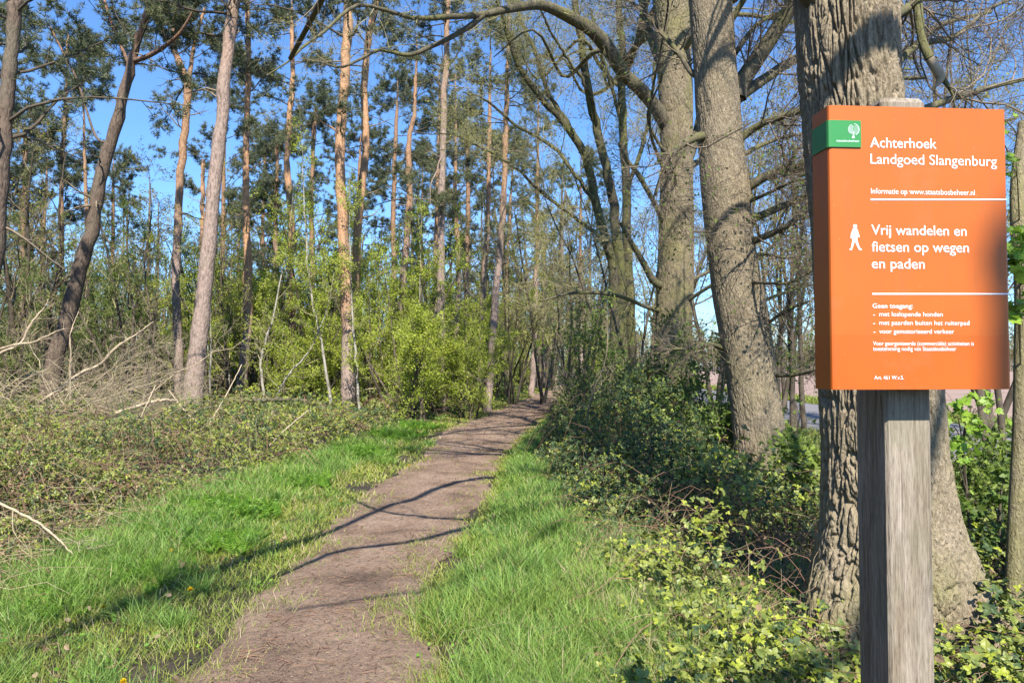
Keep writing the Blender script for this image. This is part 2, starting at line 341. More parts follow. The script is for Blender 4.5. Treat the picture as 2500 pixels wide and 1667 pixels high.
# path: ragged edged strip with small relief
rng = np.random.default_rng(3)
dd = np.concatenate([np.arange(1.2, 12, .035), np.arange(12, 64, .14)]); uu = np.linspace(0, 1, 60); D, U = np.meshgrid(dd, uu, indexing='ij')
wl = path_l(D) - .18 - .35 * (n2(D, D * 0, 1.1, 4, 5) - .5) - .12 * (n2(D, D * 0, 6, 2, 15) - .5); wr = path_r(D) + .18 + .35 * (n2(D, D * 0, 1.0, 4, 7) - .5) + .12 * (n2(D, D * 0, 6, 2, 25) - .5)
X = wl * (1 - U) + wr * U; Z = .006 + np.minimum(1, 8 * U * (1 - U)) * (.034 * n2(X, D, 3.0, 4, 6) + .020 * n2(X, D, 13, 3, 8))
v, q = sheet(X, D, Z); kind(MB().add(v, q, 0, True).build("path", M["path"]), "structure")
# road, verge, field on the right
def strip(name, x0, x1, y0, y1, z, mat, n=80):
    Y, U = np.meshgrid(graded(y0, y1, n, 15, 10), np.linspace(0, 1, 12), indexing='ij'); X = x0(Y) * (1 - U) + x1(Y) * U
    v, q = sheet(X, Y, np.full_like(X, z)); return kind(MB().add(v, q, 0, True).build(name, mat), "structure")
strip("road", lambda y: 7.0 + .02 * y, lambda y: 11.6 + .02 * y, -80, 220, .012, M["asphalt"])
strip("field", lambda y: 13.6 + .02 * y, lambda y: 190 + 0 * y, -80, 175, .010, M["field"])

# ------------------------------------------------------------------ tree builders
def trunk_line(ctrl, Y, H=None, n=40, base=-.12, lean=.35):
    """photo control points (px, py, width px), listed top to bottom, -> polyline base to top, radii"""
    ys = [c[3] if len(c) > 3 else Y for c in ctrl]
    p = [P(c[0], c[1], y) for c, y in zip(ctrl, ys)]; r = [c[2] * y / F / 2 for c, y in zip(ctrl, ys)]
    p, r = p[::-1], r[::-1]                          # bottom first
    if p[0][2] > base + .05:
        d = nrm(p[0] - p[1]); d[2] = min(d[2], -.6); t = (base - p[0][2]) / d[2]; p.insert(0, p[0] + d * t); r.insert(0, r[0] * 1.12)
    if H and H > p[-1][2] + .5:
        d = nrm(p[-1] - p[-2]); h = H - p[-1][2]; z0 = p[-1]
        for k in (.33, .66, 1.):
            q = z0 + np.array([d[0] * h * k * (1 - lean * k), d[1] * h * k * (1 - lean * k), h * k]); p.append(q); r.append(r[-1] * (.72 if k < 1 else .45))
    c = curve(np.column_stack([np.array(p), np.array(r)]), n); return c[:, :3], np.maximum(c[:, 3], .008)
def sub(Pl, Rl, z0, z1):
    k = (Pl[:, 2] >= z0) & (Pl[:, 2] <= z1); return Pl[k], Rl[k]
# needle tuft: narrow blades fanning from a point
_r = np.random.default_rng(11); _tv = []; _tf = []
for k in range(15):
    a = _r.uniform(0, 2 * np.pi); b = _r.uniform(.25, 1.75); d = np.array([np.sin(b) * np.cos(a), np.sin(b) * np.sin(a), np.cos(b)])
    s = nrm(np.cross(d, _r.normal(size=3))) * .052; _tv += [d * .08 - s, d * .08 + s, d * _r.uniform(.75, 1.15)]; _tf.append([3 * k, 3 * k + 1, 3 * k + 2])
TUFT = (np.array(_tv), np.array(_tf))
DIAM = (np.array([[0, 0, 0], [.28, .45, .07], [0, 1, -.06], [-.28, .45, .07]]), np.array([[0, 1, 2], [0, 2, 3]]))
def put(mb, tpl, pos, n, size, rng, mat=0, spin=None):
    X, Y, Z = frames(n, rng, spin); v, f = scatter(tpl[0], tpl[1], pos, X, Y, Z, size); mb.add(v, f, mat)

def pine(label, ctrl, Y, H=17, zc=8.5, seed=0, nl=20, L=2.6, mat="pine_a", dead=9, fork=(), tuft=.18, group=None, tw=8, nt_=11, lean=.35, cat="pine tree"):
    rng = np.random.default_rng(seed); Pl, Rl = trunk_line(ctrl, Y, H, 46, lean=lean); Pl = Pl + np.concatenate([[0], rng.normal(size=45) * .012])[:, None] * np.array([1, 1, 0])
    Rl = Rl * (1 + .05 * rng.normal(size=46)); base = Pl[0].copy(); base[2] = 0
    t = thing("pine_tree", label, cat, base, group)
    mb = MB().tubes(Pl, Rl, 14); lines = [(Pl, Rl)]
    for fk in fork:
        fp, fr = fk; c = curve(np.column_stack([fp, fr]), 18); mb.tubes(c[:, :3], c[:, 3], 8); lines.append((c[:, :3], c[:, 3]))
    br = mb; fo = MB()
    for li, (lp, lr) in enumerate(lines):
        sp, sr = sub(lp, lr, zc, 99) if li == 0 else (lp[6:], lr[6:])
        if len(sp) < 3: continue
        n_ = nl if li == 0 else max(5, nl // 3)
        a, ar = spawn(sp, sr, n_, L, 1.25, rng, 7, .03, .27, 0, 1, .16, .25, .008, .35, .6)
        b, brr = spawn(a, ar, tw, L * .38, .85, rng, 5, .06, .5, .3, 1, .22, .35, .004)
        br.tubes(a, ar, 5, 2).tubes(b, brr, 3, 2)
        for q, m_, lo in ((b, nt_, .15), (a, 5, .55)):
            p, d = along(q, m_, rng, lo, 1.02); put(fo, TUFT, p + rng.normal(size=p.shape) * .05, d * .7 + np.array([0, 0, .55]) + rng.normal(size=p.shape) * .3, tuft * rng.uniform(.7, 1.3, len(p)), rng)
    dp, dr = sub(Pl, Rl, zc * .45, zc + 1)
    if dead and len(dp) > 3:
        a, ar = spawn(dp, dr, dead, 1.15, 1.3, rng, 6, -.02, .22, 0, 1, .2, .25, .006, .4, 0); b, brr = spawn(a, ar, 4, .5, .7, rng, 4, -.03, .6, .3, 1, .25, .3, .0035)
        mb.tubes(a, ar, 4, 1).tubes(b, brr, 3, 1)
    part(mb, "trunk", [M[mat], M["twig"], M["stem_dark"]], t)
    if fo.n: part(fo, "foliage", M["needle"], t)
    return t
def leafy(name, label, cat, stems, seed, m1=10, L1=1.3, m2=6, L2=.6, nlv=9, leaf=.045, lmat="lime", bmat="birch", up=.08, group=None, t0=.2, ang=.8, twm="twig_olive", third=False):
    """slender broadleaf: stems [(points, radii)], two orders of twigs and small leaves spread along them"""
    rng = np.random.default_rng(seed); base = np.array(stems[0][0][0], float).copy(); base[2] = 0
    t = thing(name, label, cat, base, group); tr = MB(); fo = MB()
    for sp, sr in stems:
        rm = max(.0022, .00024 * base[1]); c = curve(np.column_stack([sp, sr]), 24); p, r = c[:, :3], np.maximum(c[:, 3], .004); p[1:] += rng.normal(size=(23, 3)) * .012; tr.tubes(p, r, 9)
        a, ar = spawn(p, r, m1, L1, ang, rng, 6, up, .5, t0, 1, .17, .3, max(.004, rm)); b, bb = spawn(a, ar, m2, L2, .75, rng, 5, up * .3, .6, .2, 1, .22, .35, rm); tr.tubes(a, ar, 4, 1).tubes(b, bb, 3, 1)
        src = [(b, nlv, .1), (a, 3, .5)]
        if third: c3, r3 = spawn(b, bb, 3, L2 * .5, .8, rng, 4, 0, .7, .2, 1, .25, .4, rm * .9); tr.tubes(c3, r3, 3, 1); src.append((c3, 4, .1))
        for q, m_, lo in src:
            if m_ <= 0: continue
            pp, d = along(q, m_, rng, lo, 1.02); n = rng.normal(size=pp.shape) + np.array([.25, -.6, .7]); put(fo, DIAM, pp + rng.normal(size=pp.shape) * leaf * .8, n, leaf * rng.uniform(.6, 1.35, len(pp)), rng)
    part(tr, "trunk", [M[bmat], M[twm]], t)
    if fo.n: part(fo, "foliage", M[lmat], t)
    return t
def stem_up(x, y, h, r, rng, lean=.12, n=5):
    k = np.linspace(0, 1, n)[:, None]; d = rng.normal(size=3) * lean; p = np.array([[x, y, -.05]]) + k * np.array([[d[0] * h, d[1] * h, h]]) + rng.normal(size=(n, 3)) * .05 * h / 4 * k
    return p, r * np.linspace(1, .18, n)
def twigs(br, Pn, Rn, rng, spec, mat=0):
    """orders of twigs: spec = [(count, length, angle, up)]; returns the finest polylines"""
    out = []
    for m_, L_, a_, u_ in spec:
        Pn, Rn = spawn(Pn, Rn, m_, L_, a_, rng, 6, u_, .5, .15, 1, .2, .35, .0022); br.tubes(Pn, Rn, 4 if L_ > .8 else 3, mat); out.append(Pn)
    return out
def limb(pts, w, n=22):
    """limb through photo points (px,py,Y); widths in px"""
    p = np.array([P(*q) for q in pts]); r = np.array([a * q[2] / F / 2 for a, q in zip(w, pts)]); c = curve(np.column_stack([p, r]), n); return c[:, :3], np.maximum(c[:, 3], .004)
def wlimb(pts, rad, n=26):
    c = curve(np.column_stack([np.array(pts, float), rad]), n); return c[:, :3], np.maximum(c[:, 3], .004)

# ------------------------------------------------------------------ information sign
def sign():
    SL = np.array([780 / F * 1.58 / (math.cos(PITCH)), 1.58]); SR = np.array([1217.5 / F * 1.608, 1.608])
    e1 = nrm(np.array([SR[0] - SL[0], SR[1] - SL[1], 0])); nf = np.array([e1[1], -e1[0], 0]); bk = -nf    # face normal, backward
    O = np.array([SL[0], SL[1], 0]); wid = float(np.linalg.norm(SR - SL)); z0 = P(2034, 951, 1.58)[2]; z1 = P(2027, 257, 1.58)[2]; dep = .074
    def onface(px, py):
        c = np.array([0, 0, CAMZ]); d = P(px, py, 1.) - c; t = ((O - c) @ nf) / (d @ nf); q = c + d * t; return (q - O) @ e1, q[2]
    W3 = lambda a, z, b: O + e1 * a + bk * b + np.array([0, 0, z])
    t = thing("information_sign", "orange information sign with white lettering on a square weathered wooden post", "sign", (0.93, 1.69, 0))
    # wooden post, square with softened edges and a bevelled top
    pb = [P(2169, 1200, 1.652), P(2280, 1200, 1.66)]; a0 = (pb[0] - O) @ e1; a1 = (pb[1] - O) @ e1; b0 = .066; b1 = b0 + .128; ztop = P(2205, 237, 1.66)[2]
    bv = .006; ring = [(a0 + bv, b0), (a1 - bv, b0), (a1, b0 + bv), (a1, b1 - bv), (a1 - bv, b1), (a0 + bv, b1), (a0, b1 - bv), (a0, b0 + bv)]
    zs = list(np.linspace(-.3, ztop - .012, 60)) + [ztop]; vv = []
    for k, z in enumerate(zs):
        s = .88 if k == len(zs) - 1 else 1.; ca, cb = (a0 + a1) / 2, (b0 + b1) / 2
        for a, b in ring: vv.append(W3(ca + (a - ca) * s, z, cb + (b - cb) * s))
    m = MB(); S = 8; f = [[k * S + j, k * S + (j + 1) % S, (k + 1) * S + (j + 1) % S, (k + 1) * S + j] for k in range(len(zs) - 1) for j in range(S)]; m.add(vv, f)
    n = (len(zs) - 1) * S; m.add(np.array(vv[n:n + 8]), [[0, 1, 2, 3], [0, 3, 4, 7], [4, 5, 6, 7]])
    wm, nt, bs, L = newmat("weathered_post_wood")
    w = tex_noise(nt, 1., 6, coords(nt, (150, 150, 9), "o"), .62, .35); w2 = tex_noise(nt, 1., 3, coords(nt, (14, 14, 2.2), "o"), .6); w3 = tex_noise(nt, 1., 4, coords(nt, (330, 330, 34), "o"), .6)
    r = ramp(nt, [(.28, (.15, .12, .09)), (.42, (.27, .225, .175)), (.6, (.35, .30, .24)), (.78, (.44, .39, .325))], w.outputs[0])
    r2 = ramp(nt, [(.33, (.70, .64, .54)), (.5, (.95, .92, .86)), (.68, (1.10, 1.07, 1.04))], w2.outputs[0]); r3 = ramp(nt, [(.3, (.62, .6, .58)), (.5, (1, 1, 1)), (.7, (1.15, 1.15, 1.15))], w3.outputs[0])
    c = mixc(nt, 1., mixc(nt, 1., r.outputs[0], r2.outputs[0], 'MULTIPLY'), r3.outputs[0], 'MULTIPLY')
    kc = tex_noise(nt, 1., 2, coords(nt, (60, 60, .9), "o"), .5); kr = ramp(nt, [(.485, (1, 1, 1)), (.5, (.30, .28, .26)), (.515, (1, 1, 1))], kc.outputs[0]); kg = tex_noise(nt, 1., 3, coords(nt, (5, 5, 3), "o"), .6); kq = ramp(nt, [(.45, (0, 0, 0)), (.62, (1, 1, 1))], kg.outputs[0]); c = mixc(nt, kq.outputs[0], c, mixc(nt, 1., c, kr.outputs[0], 'MULTIPLY'))
    gr = tex_noise(nt, 1., 4, coords(nt, (11, 11, 4), "o"), .6); gq = ramp(nt, [(.5, (0, 0, 0)), (.72, (.45,) * 3)], gr.outputs[0]); c = mixc(nt, gq.outputs[0], c, (.20, .20, .12))
    # knots
    vk = nt.nodes.new("ShaderNodeTexVoronoi"); vk.inputs["Scale"].default_value = 1.; L.new(coords(nt, (9, 9, 4.2), "o"), vk.inputs["Vector"])
    rk = ramp(nt, [(.05, (.5, .47, .43)), (.12, (1, 1, 1))], vk.outputs["Distance"]); c = mixc(nt, 1., c, rk.outputs[0], 'MULTIPLY')
    L.new(c, bs.inputs["Base Color"]); bs.inputs["Roughness"].default_value = .85; bs.inputs["Specular IOR Level"].default_value = .2
    ad = nt.nodes.new("ShaderNodeMath"); ad.operation = 'MULTIPLY_ADD'; L.new(w3.outputs[0], ad.inputs[0]); ad.inputs[1].default_value = .5; L.new(w.outputs[0], ad.inputs[2]); bump(nt, bs, ad.outputs[0], .004)
    part(m, "post", wm, t)
    # panel: folded sheet, closed hood with rounded corners
    om, nt, bs, L = newmat("orange_coated_panel"); g = coords(nt, (1, 1, 1)); nn = tex_noise(nt, 5, 3, g); sp = nt.nodes.new("ShaderNodeTexVoronoi"); sp.inputs["Scale"].default_value = 42; L.new(g, sp.inputs["Vector"])
    sx = nt.nodes.new("ShaderNodeSeparateXYZ"); L.new(g, sx.inputs[0]); zs1 = onface(2200, 818)[1]; gt = nt.nodes.new("ShaderNodeMath"); gt.operation = 'LESS_THAN'; gt.inputs[1].default_value = zs1; L.new(sx.outputs[2], gt.inputs[0])
    base = mixc(nt, gt.outputs[0], (.52, .118, .013), (.52, .106, .009)); r = ramp(nt, [(.3, (.93, .93, .93)), (.7, (1.05, 1.05, 1.05))], nn.outputs[0]); c = mixc(nt, 1., base, r.outputs[0], 'MULTIPLY')
    rs = ramp(nt, [(.035, (.35, .35, .35)), (.06, (0, 0, 0))], sp.outputs["Distance"]); c = mixc(nt, rs.outputs[0], c, (.85, .45, .25))
    dn = tex_noise(nt, 1., 5, coords(nt, (38, 38, 5)), .65); dr_ = ramp(nt, [(.5, (0, 0, 0)), (.78, (.42,) * 3)], dn.outputs[0]); c = mixc(nt, dr_.outputs[0], c, (.26, .10, .03))   # rain streaks
    dm = tex_noise(nt, 9., 5, g, .7); dq = ramp(nt, [(.56, (0, 0, 0)), (.74, (.3,) * 3)], dm.outputs[0]); c = mixc(nt, dq.outputs[0], c, (.46, .16, .06))
    L.new(c, bs.inputs["Base Color"]); bs.inputs["Roughness"].default_value = .42; bs.inputs["Specular IOR Level"].default_value = .4
    rr = .006; prof = [(0, dep), (0, rr), (rr * .3, rr * .3), (rr, 0), (wid - rr, 0), (wid - rr * .3, rr * .3), (wid, rr), (wid, dep), (wid - .003, dep), (wid - .003, .0075), (wid - .0075, .003), (.0075, .003), (.003, .0075), (.003, dep)]
    K = len(prof); V = [W3(a, z0, b) for a, b in prof] + [W3(a, z1, b) for a, b in prof]; f = [[k, (k + 1) % K, K + (k + 1) % K, K + k] for k in range(K)]
    m = MB().add(V, f); cap = [[i, i + 1, K - 2 - i, K - 1 - i] for i in range(6)]; m.add(V, [[q[0], q[3], q[2], q[1]] for q in cap]); m.add(V, [[q[0] + K, q[1] + K, q[2] + K, q[3] + K] for q in cap])
    # back web holding the hood to the post
    V = [W3(a, z, b) for z in (z0 + .03, z1 - .03) for a, b in ((.004, .058), (wid - .004, .058), (wid - .004, .0655), (.004, .0655))]; m.add(V, [[0, 1, 5, 4], [2, 3, 7, 6], [0, 4, 7, 3], [1, 2, 6, 5], [4, 5, 6, 7], [3, 2, 1, 0]])
    panel = part(m, "panel", om, t)
    wmx = plain("white_lettering", (.86, .85, .83), .5, .3)
    def text(body, px0, px1, pyb, pyt, parent, mat=None, bold=0., lift=.0009, cap="H"):
        """one line: left/right px, baseline, height of a capital"""
        x0, zb = onface(px0, pyb); x1, _ = onface(px1, pyb); _, zt = onface(px0, pyt)
        cu = bpy.data.curves.new("lettering", 'FONT'); cu.body = cap; o = bpy.data.objects.new("lettering", cu); COL.objects.link(o); dg = bpy.context.evaluated_depsgraph_get()
        h = np.array([q.co[:] for q in o.evaluated_get(dg).to_mesh().vertices]); hc = h[:, 1].max(); cu.body = body; cu.offset = bold; cu.resolution_u = 4; bpy.context.view_layer.update(); dg = bpy.context.evaluated_depsgraph_get()
        me = o.evaluated_get(dg).to_mesh(); vv = np.array([q.co[:] for q in me.vertices]); ff = [tuple(p.vertices) for p in me.polygons]; bpy.data.objects.remove(o)
        kx = (x1 - x0) / (vv[:, 0].max() - vv[:, 0].min()); ky = (zt - zb) / hc; ax = vv[:, 0].min()
        me2 = bpy.data.meshes.new("lettering"); loc = np.array(t.location)
        me2.from_pydata([tuple(W3(x0 + (q[0] - ax) * kx, zb + q[1] * ky, -lift) - loc) for q in vv], [], ff); me2.materials.append(mat or wmx); ob = bpy.data.objects.new("lettering", me2); COL.objects.link(ob); ob.parent = parent
    B = .004; T_ = [("Achterhoek", 2124, 2286, 360, 336, B), ("Landgoed Slangenburg", 2125, 2433, 400, 376, 0), ("Informatie op www.staatsbosbeheer.nl", 2126, 2379, 473, 460, 0),
          ("Vrij wandelen en", 2127, 2359, 573, 549, B), ("fietsen op wegen", 2128, 2365, 614, 590, B), ("en paden", 2128, 2257, 655, 631, B), ("Geen toegang:", 2130, 2228, 752, 741, B * 1.1),
          ("-", 2131, 2136, 773, 761, 0), ("met loslopende honden", 2146, 2301, 772, 761, 0), ("-", 2131, 2136, 794, 782, 0), ("met paarden buiten het ruiterpad", 2146, 2366, 793, 782, 0), ("-", 2132, 2137, 815, 803, 0), ("voor gemotoriseerd verkeer", 2146, 2329, 814, 803, 0),
          ("Voor georganiseerde (commerci\u00eble) activiteiten is", 2131, 2377, 843, 833, 0), ("toestemming nodig van Staatsbosbeheer", 2131, 2334, 856, 846, 0), ("Art. 461 W.v.S.", 2134, 2206, 926, 917, .004)]
    for b, x0, x1, yb, yt, bo in T_: text(b, x0, x1, yb, yt, panel, None, bo)
    def flat(name, polys, mat, parent, lift=.0009, th=.0004):
        m = MB()
        for pl in polys:
            q = [onface(*p) for p in pl]; n = len(q); c = np.mean(q, 0); V = [W3(a, z, -lift) for a, z in q] + [W3(*c, -lift)]; m.add(V, [[n, i, (i + 1) % n] for i in range(n)])
        return part(m, name, mat, parent) if parent is t else m.build(name, mat, parent, loc=tuple(t.location))
    for y in (487.5, 717.5): flat("rule_line", [[(2125 + (y > 600) * 4, y - 2), (2457 + (y > 600) * 4, y - 1.7), (2457 + (y > 600) * 4, y + 1.7), (2125 + (y > 600) * 4, y + 2)]], wmx, panel)
    # walking figure: head, torso with arms, two striding legs
    ci = lambda x, y, r, k=14: [(x + r * math.cos(i * 2 * math.pi / k), y + r * math.sin(i * 2 * math.pi / k)) for i in range(k)]
    flat("pictogram", [ci(2087, 553, 5.0), [(2081, 559), (2092, 559), (2095, 566), (2093, 583), (2091, 586), (2081, 586), (2080, 570)], [(2082, 560), (2077, 570), (2076, 582), (2078.5, 583), (2081, 572)], [(2092, 560), (2096, 571), (2098.5, 578), (2096.5, 580), (2092, 572)],
         [(2081, 585), (2087.5, 585), (2083, 600), (2079, 611), (2074, 611), (2073, 609), (2076.5, 607)], [(2085.5, 585), (2092, 585), (2096, 598), (2100, 608), (2103.5, 608.5), (2103, 611), (2097.5, 611.5), (2091, 600)]], wmx, panel)
    # green plate folded round the corner
    gm = plain("green_coated_plate", (.035, .24, .06), .45, .4, .06, 9); x1, zt = onface(2100, 296); _, zb = onface(2100, 361); e = .003
    ao = .0; prof = [(-e, dep - .004), (-e, .004), (-e * .3, .0005 - e * .6), (.004, -e), (x1, -e), (x1, -.0002), (.004, -.0002), (-.0003, .004), (-.0003, dep - .004)]; K = len(prof)
    V = [W3(a, zb, b) for a, b in prof] + [W3(a, zt, b) for a, b in prof]; m = MB().add(V, [[k, (k + 1) % K, K + (k + 1) % K, K + k] for k in range(K)])
    cap = [(0, 1, 7, 8), (1, 2, 6, 7), (2, 3, 6, 6), (3, 4, 5, 6)]
    for a, b, c_, d in cap:
        ids = [a, b, c_] + ([d] if d != c_ else []); m.add([V[i + K] for i in ids], [list(range(len(ids)))]); m.add([V[i] for i in ids[::-1]], [list(range(len(ids)))])
    plate = part(m, "logo_plate", gm, t); wl = plain("pale_logo_print", (.62, .76, .66), .5, .3)
    text("staatsbosbeheer", 2040, 2096, 347.5, 342, plate, wl, .012, .0036)
    cx, cy = 2082, 318; pol = []
    for k in range(9):                                   # left half: feather of veins
        y = 307 + k * 2.5; hw = 14 * math.sqrt(max(0, 1 - ((y - cy) / 14) ** 2)); pol.append([(cx - hw, y - 1.6), (cx - hw * .55, y - .4), (cx - .5, y + 2.2), (cx - .5, y + 3.1), (cx - hw * .55, y + .7), (cx - hw, y - .5)])
    right = [(cx + 14 * math.cos(a), cy + 14.5 * math.sin(a)) for a in np.linspace(-1.5, 1.2, 14)]; inn = [(cx + 12.6 * math.cos(a), cy + 13.1 * math.sin(a)) for a in np.linspace(-1.5, 1.2, 14)]
    for i in range(13): pol.append([right[i], right[i + 1], inn[i + 1], inn[i]])
    for k in range(8):
        y = 308 + k * 2.6; hw = 12.5 * math.sqrt(max(0, 1 - ((y - cy) / 14) ** 2)); pol.append([(cx + .8, y + 2.3), (cx + hw, y - .4), (cx + hw, y + .3), (cx + .8, y + 3)])
    pol.append([(cx - 1.2, 322), (cx + 1.2, 322), (cx + .8, 332), (cx + 3.5, 339), (cx - 5, 339), (cx - 2, 333)])
    flat("emblem", pol, wl, plate, .0036)
sign()

# ------------------------------------------------------------------ the three big oaks by the sign
def profile(rows, Y):
    """(py, left px, right px) -> centre line and radii, bottom to top"""
    rows = rows[::-1]; c = np.array([P((l + r) / 2, y, Y) for y, l, r in rows]); rad = np.array([(r - l) / 2 * Y / F for y, l, r in rows]); return c, rad
def big_trunk(rows, Y, ztop, seed, furrow, S=200, dz=.013, kz=3.2, kr=13., extra=(0, 0)):
    c, rad = profile(rows, Y); c[0, 2] = min(c[0, 2], 0); zt = c[-1, 2]
    b = np.array([c[0] * [1, 1, 0] + [0, 0, -.25]]); c = np.vstack([b, c]); rad = np.concatenate([[rad[0] * 1.18], rad])
    d = (c[-1] - c[-3]) / (c[-1, 2] - c[-3, 2]); n = 5
    for k in range(1, n + 1):
        h = (ztop - zt) * k / n; c = np.vstack([c, c[-1] + (d * (1 - k / n * .6) + np.array([extra[0], extra[1], 0])) * (ztop - zt) / n]); rad = np.append(rad, rad[-1] * .87)
    z = np.concatenate([np.arange(-.2, zt + .2, dz), np.linspace(zt + .25, ztop, 46)]); cx = np.interp(z, c[:, 2], c[:, 0]); cyy = np.interp(z, c[:, 2], c[:, 1])
    k = np.ones(15) / 15; sm = lambda a: np.convolve(np.pad(a, 7, mode='edge'), k, 'valid')
    cx, cyy, rr = sm(cx), sm(cyy), sm(np.interp(z, c[:, 2], rad)); th = np.arange(S) * 2 * np.pi / S; Z, T = np.meshgrid(z, th, indexing='ij'); RR = rr[:, None]
    u, w_ = np.cos(T) * RR, np.sin(T) * RR; q = np.stack([u * kr, w_ * kr, Z * kz], -1); wp = fbm(q * .5, 2, seed + 5) * 2.2; q2 = q + np.stack([wp, wp[::-1] * 0 + wp * .7, wp * .6], -1)
    wq = q + .55 * np.stack([fbm(q * .9 + 3, 2, seed + 41) - .5, fbm(q * .9 + 9, 2, seed + 43) - .5, 2 * (fbm(q * .7 + 5, 2, seed + 47) - .5)], -1) * 2; e_ = worley(wq, seed); cut = .3 + 1.1 * np.clip((fbm(q * np.array([.3, .3, .5]), 2, seed + 31) - .3) * 2.4, 0, 1)
    rid = np.exp(-(e_ / .13) ** 2) * cut + .35 * np.exp(-(worley(wq * np.array([1.9, 1.9, 2.6]) + 4, seed + 3) / .14) ** 2)   # cracks between bark plates
    low = fbm(np.stack([u * 2.2, w_ * 2.2, Z * .8], -1), 3, seed + 9) - .5; fine = fbm(q * np.array([2.4, 2.4, 3.6]), 3, seed + 3) - .5
    but = np.exp(-np.clip(Z, 0, 9) / .33) * (.22 * np.cos(3 * T + seed) + .12 * np.cos(5 * T + 1 + seed)) * RR
    r = RR * (1 + .16 * low) + but - furrow * rid + furrow * .5 * fine
    V = np.stack([cx[:, None] + r * np.cos(T), cyy[:, None] + r * np.sin(T), Z], -1).reshape(-1, 3); nz = len(z); j = np.arange(S); j2 = (j + 1) % S; bq = (np.arange(nz - 1) * S)[:, None]
    f = np.stack([bq + j, bq + j2, bq + S + j2, bq + S + j], -1).reshape(-1, 4); line = np.column_stack([cx, cyy, z]); return V, f, line, rr
def at_z(line, rr, z):
    i = np.abs(line[:, 2] - z).argmin(); return line[i], rr[i]
def unshadow(px, py, z):
    g = G(px, py); return g + SUN * (z / SUN[2])
rng = np.random.default_rng(5)
# nearest oak, behind the sign
O1Y = 4.5
V, f, l1, r1 = big_trunk([(0, 1942, 2186), (179, 1953, 2192), (357, 1967, 2200), (536, 1983, 2246), (760, 1995, 2268), (950, 2006, 2285), (1107, 2014, 2296), (1250, 2010, 2316), (1339, 1990, 2341), (1446, 1960, 2366), (1530, 1946, 2384)], O1Y, 11, 1, .026, 480, .0070, 3.2, 21)
t = thing("oak_tree", "thick furrowed oak trunk directly behind the orange sign", "tree", (l1[20][0], l1[20][1], 0), "old oaks along the right of the path")
part(MB().add(V, f, 0, True), "trunk", M["oak"], t)
br = MB(); lo = []
# limbs over the path, high above the frame; their shadows fall across the path
for pts, z0, z1, r0 in (([(1228, 1168), (1133, 1178), (1062, 1200), (1008, 1225), (955, 1239), (866, 1278), (700, 1345), (560, 1385), (400, 1440)], 6.1, 5.0, .075),
                        ([(1208, 1257), (1151, 1268), (1080, 1271), (1008, 1264), (919, 1250), (800, 1190)], 4.5, 4.1, .05),
                        ([(1180, 1282), (1116, 1300), (1044, 1321), (937, 1336), (830, 1353), (700, 1400), (560, 1440), (380, 1475), (196, 1528)], 4.7, 3.9, .052),
                        ([(1150, 1420), (1044, 1446), (866, 1475), (700, 1500)], 5.2, 4.8, .03), ([(1290, 1110), (1200, 1113), (1100, 1120), (1000, 1118)], 7.2, 6.6, .03)):
    z = np.linspace(z0, z1, len(pts)); q = [unshadow(*p, zz) for p, zz in zip(pts, z)]; a, ra = at_z(l1, r1, z0 - .9); mid = (a + q[0]) / 2 + [0, 0, .15]
    q = [a, mid] + q; R = np.linspace(1, .4, len(q)) * r0; R[0] *= 1.5; p_, r_ = wlimb(q, R, 30); br.tubes(p_, r_, 8); lo.append((p_, r_))
for k in range(10):                                                            # rest of the crown
    a, ra = at_z(l1, r1, rng.uniform(5.5, 10.8)); az = rng.uniform(-.6, 3.6); d = np.array([math.cos(az), math.sin(az), .45]); q = [a + d * s + rng.normal(size=3) * .1 * s for s in (0, .8, 1.8, 3, 4.3)]
    p_, r_ = wlimb(q, np.array([.09, .07, .05, .03, .012]), 20); br.tubes(p_, r_, 7); lo.append((p_, r_))
q1, q2 = P(2200, 40, 4.2) + SUN * 5, P(1950, 200, 4.2) + SUN * 5; a, ra = at_z(l1, r1, 6.4); p_, r_ = wlimb([a, (a + q1) / 2 + [1.0, 0, .5], q1 + [.45, -.1, .15], q1, q2, q2 + [-.25, -.05, -.1]], np.array([.12, .10, .085, .075, .055, .01]), 30); br.tubes(p_, r_, 8)
s1, s2, s3 = np.array([1.16, 1.61, 1.95]) + SUN * 10, np.array([1.075, 1.61, 1.74]) + SUN * 10, np.array([1.05, 1.61, 1.42]) + SUN * 10; a, ra = at_z(l1, r1, 7.6); p_, r_ = wlimb([a, np.array([3.6, 2., 9.]), np.array([3.9, -2., 9.8]), np.array([3.3, -4.8, 9.8]), s1, s2, s3, s3 + [-.1, 0, -.3]], np.array([.08, .07, .06, .055, .05, .045, .04, .01]), 30); br.tubes(p_, r_, 8)
p_, r_ = wlimb([unshadow(866, 1278, 5.45)] + [unshadow(*q, zz) for q, zz in (((760, 1318), 5.3), ((640, 1352), 5.2), ((560, 1385), 5.1), ((470, 1420), 5.0), ((372, 1461), 4.9), ((186, 1540), 4.8), ((30, 1610), 4.7))], np.array([.045, .05, .06, .065, .065, .06, .045, .02]), 34); br.tubes(p_, r_, 8); twigs(br, p_[8:], r_[8:] * .3, rng, [(60, .75, .8, 0), (7, .38, .8, 0)], 1)
for p_, r_ in lo[:5]: twigs(br, p_[4:], r_[4:] * .45, rng, [(7, .8, .8, .03), (4, .4, .8, 0)], 1)
for p_, r_ in lo[5:]: twigs(br, p_[4:], r_[4:] * .6, rng, [(9, 1.3, .8, .03), (5, .6, .8, 0), (4, .3, .8, 0)], 1)
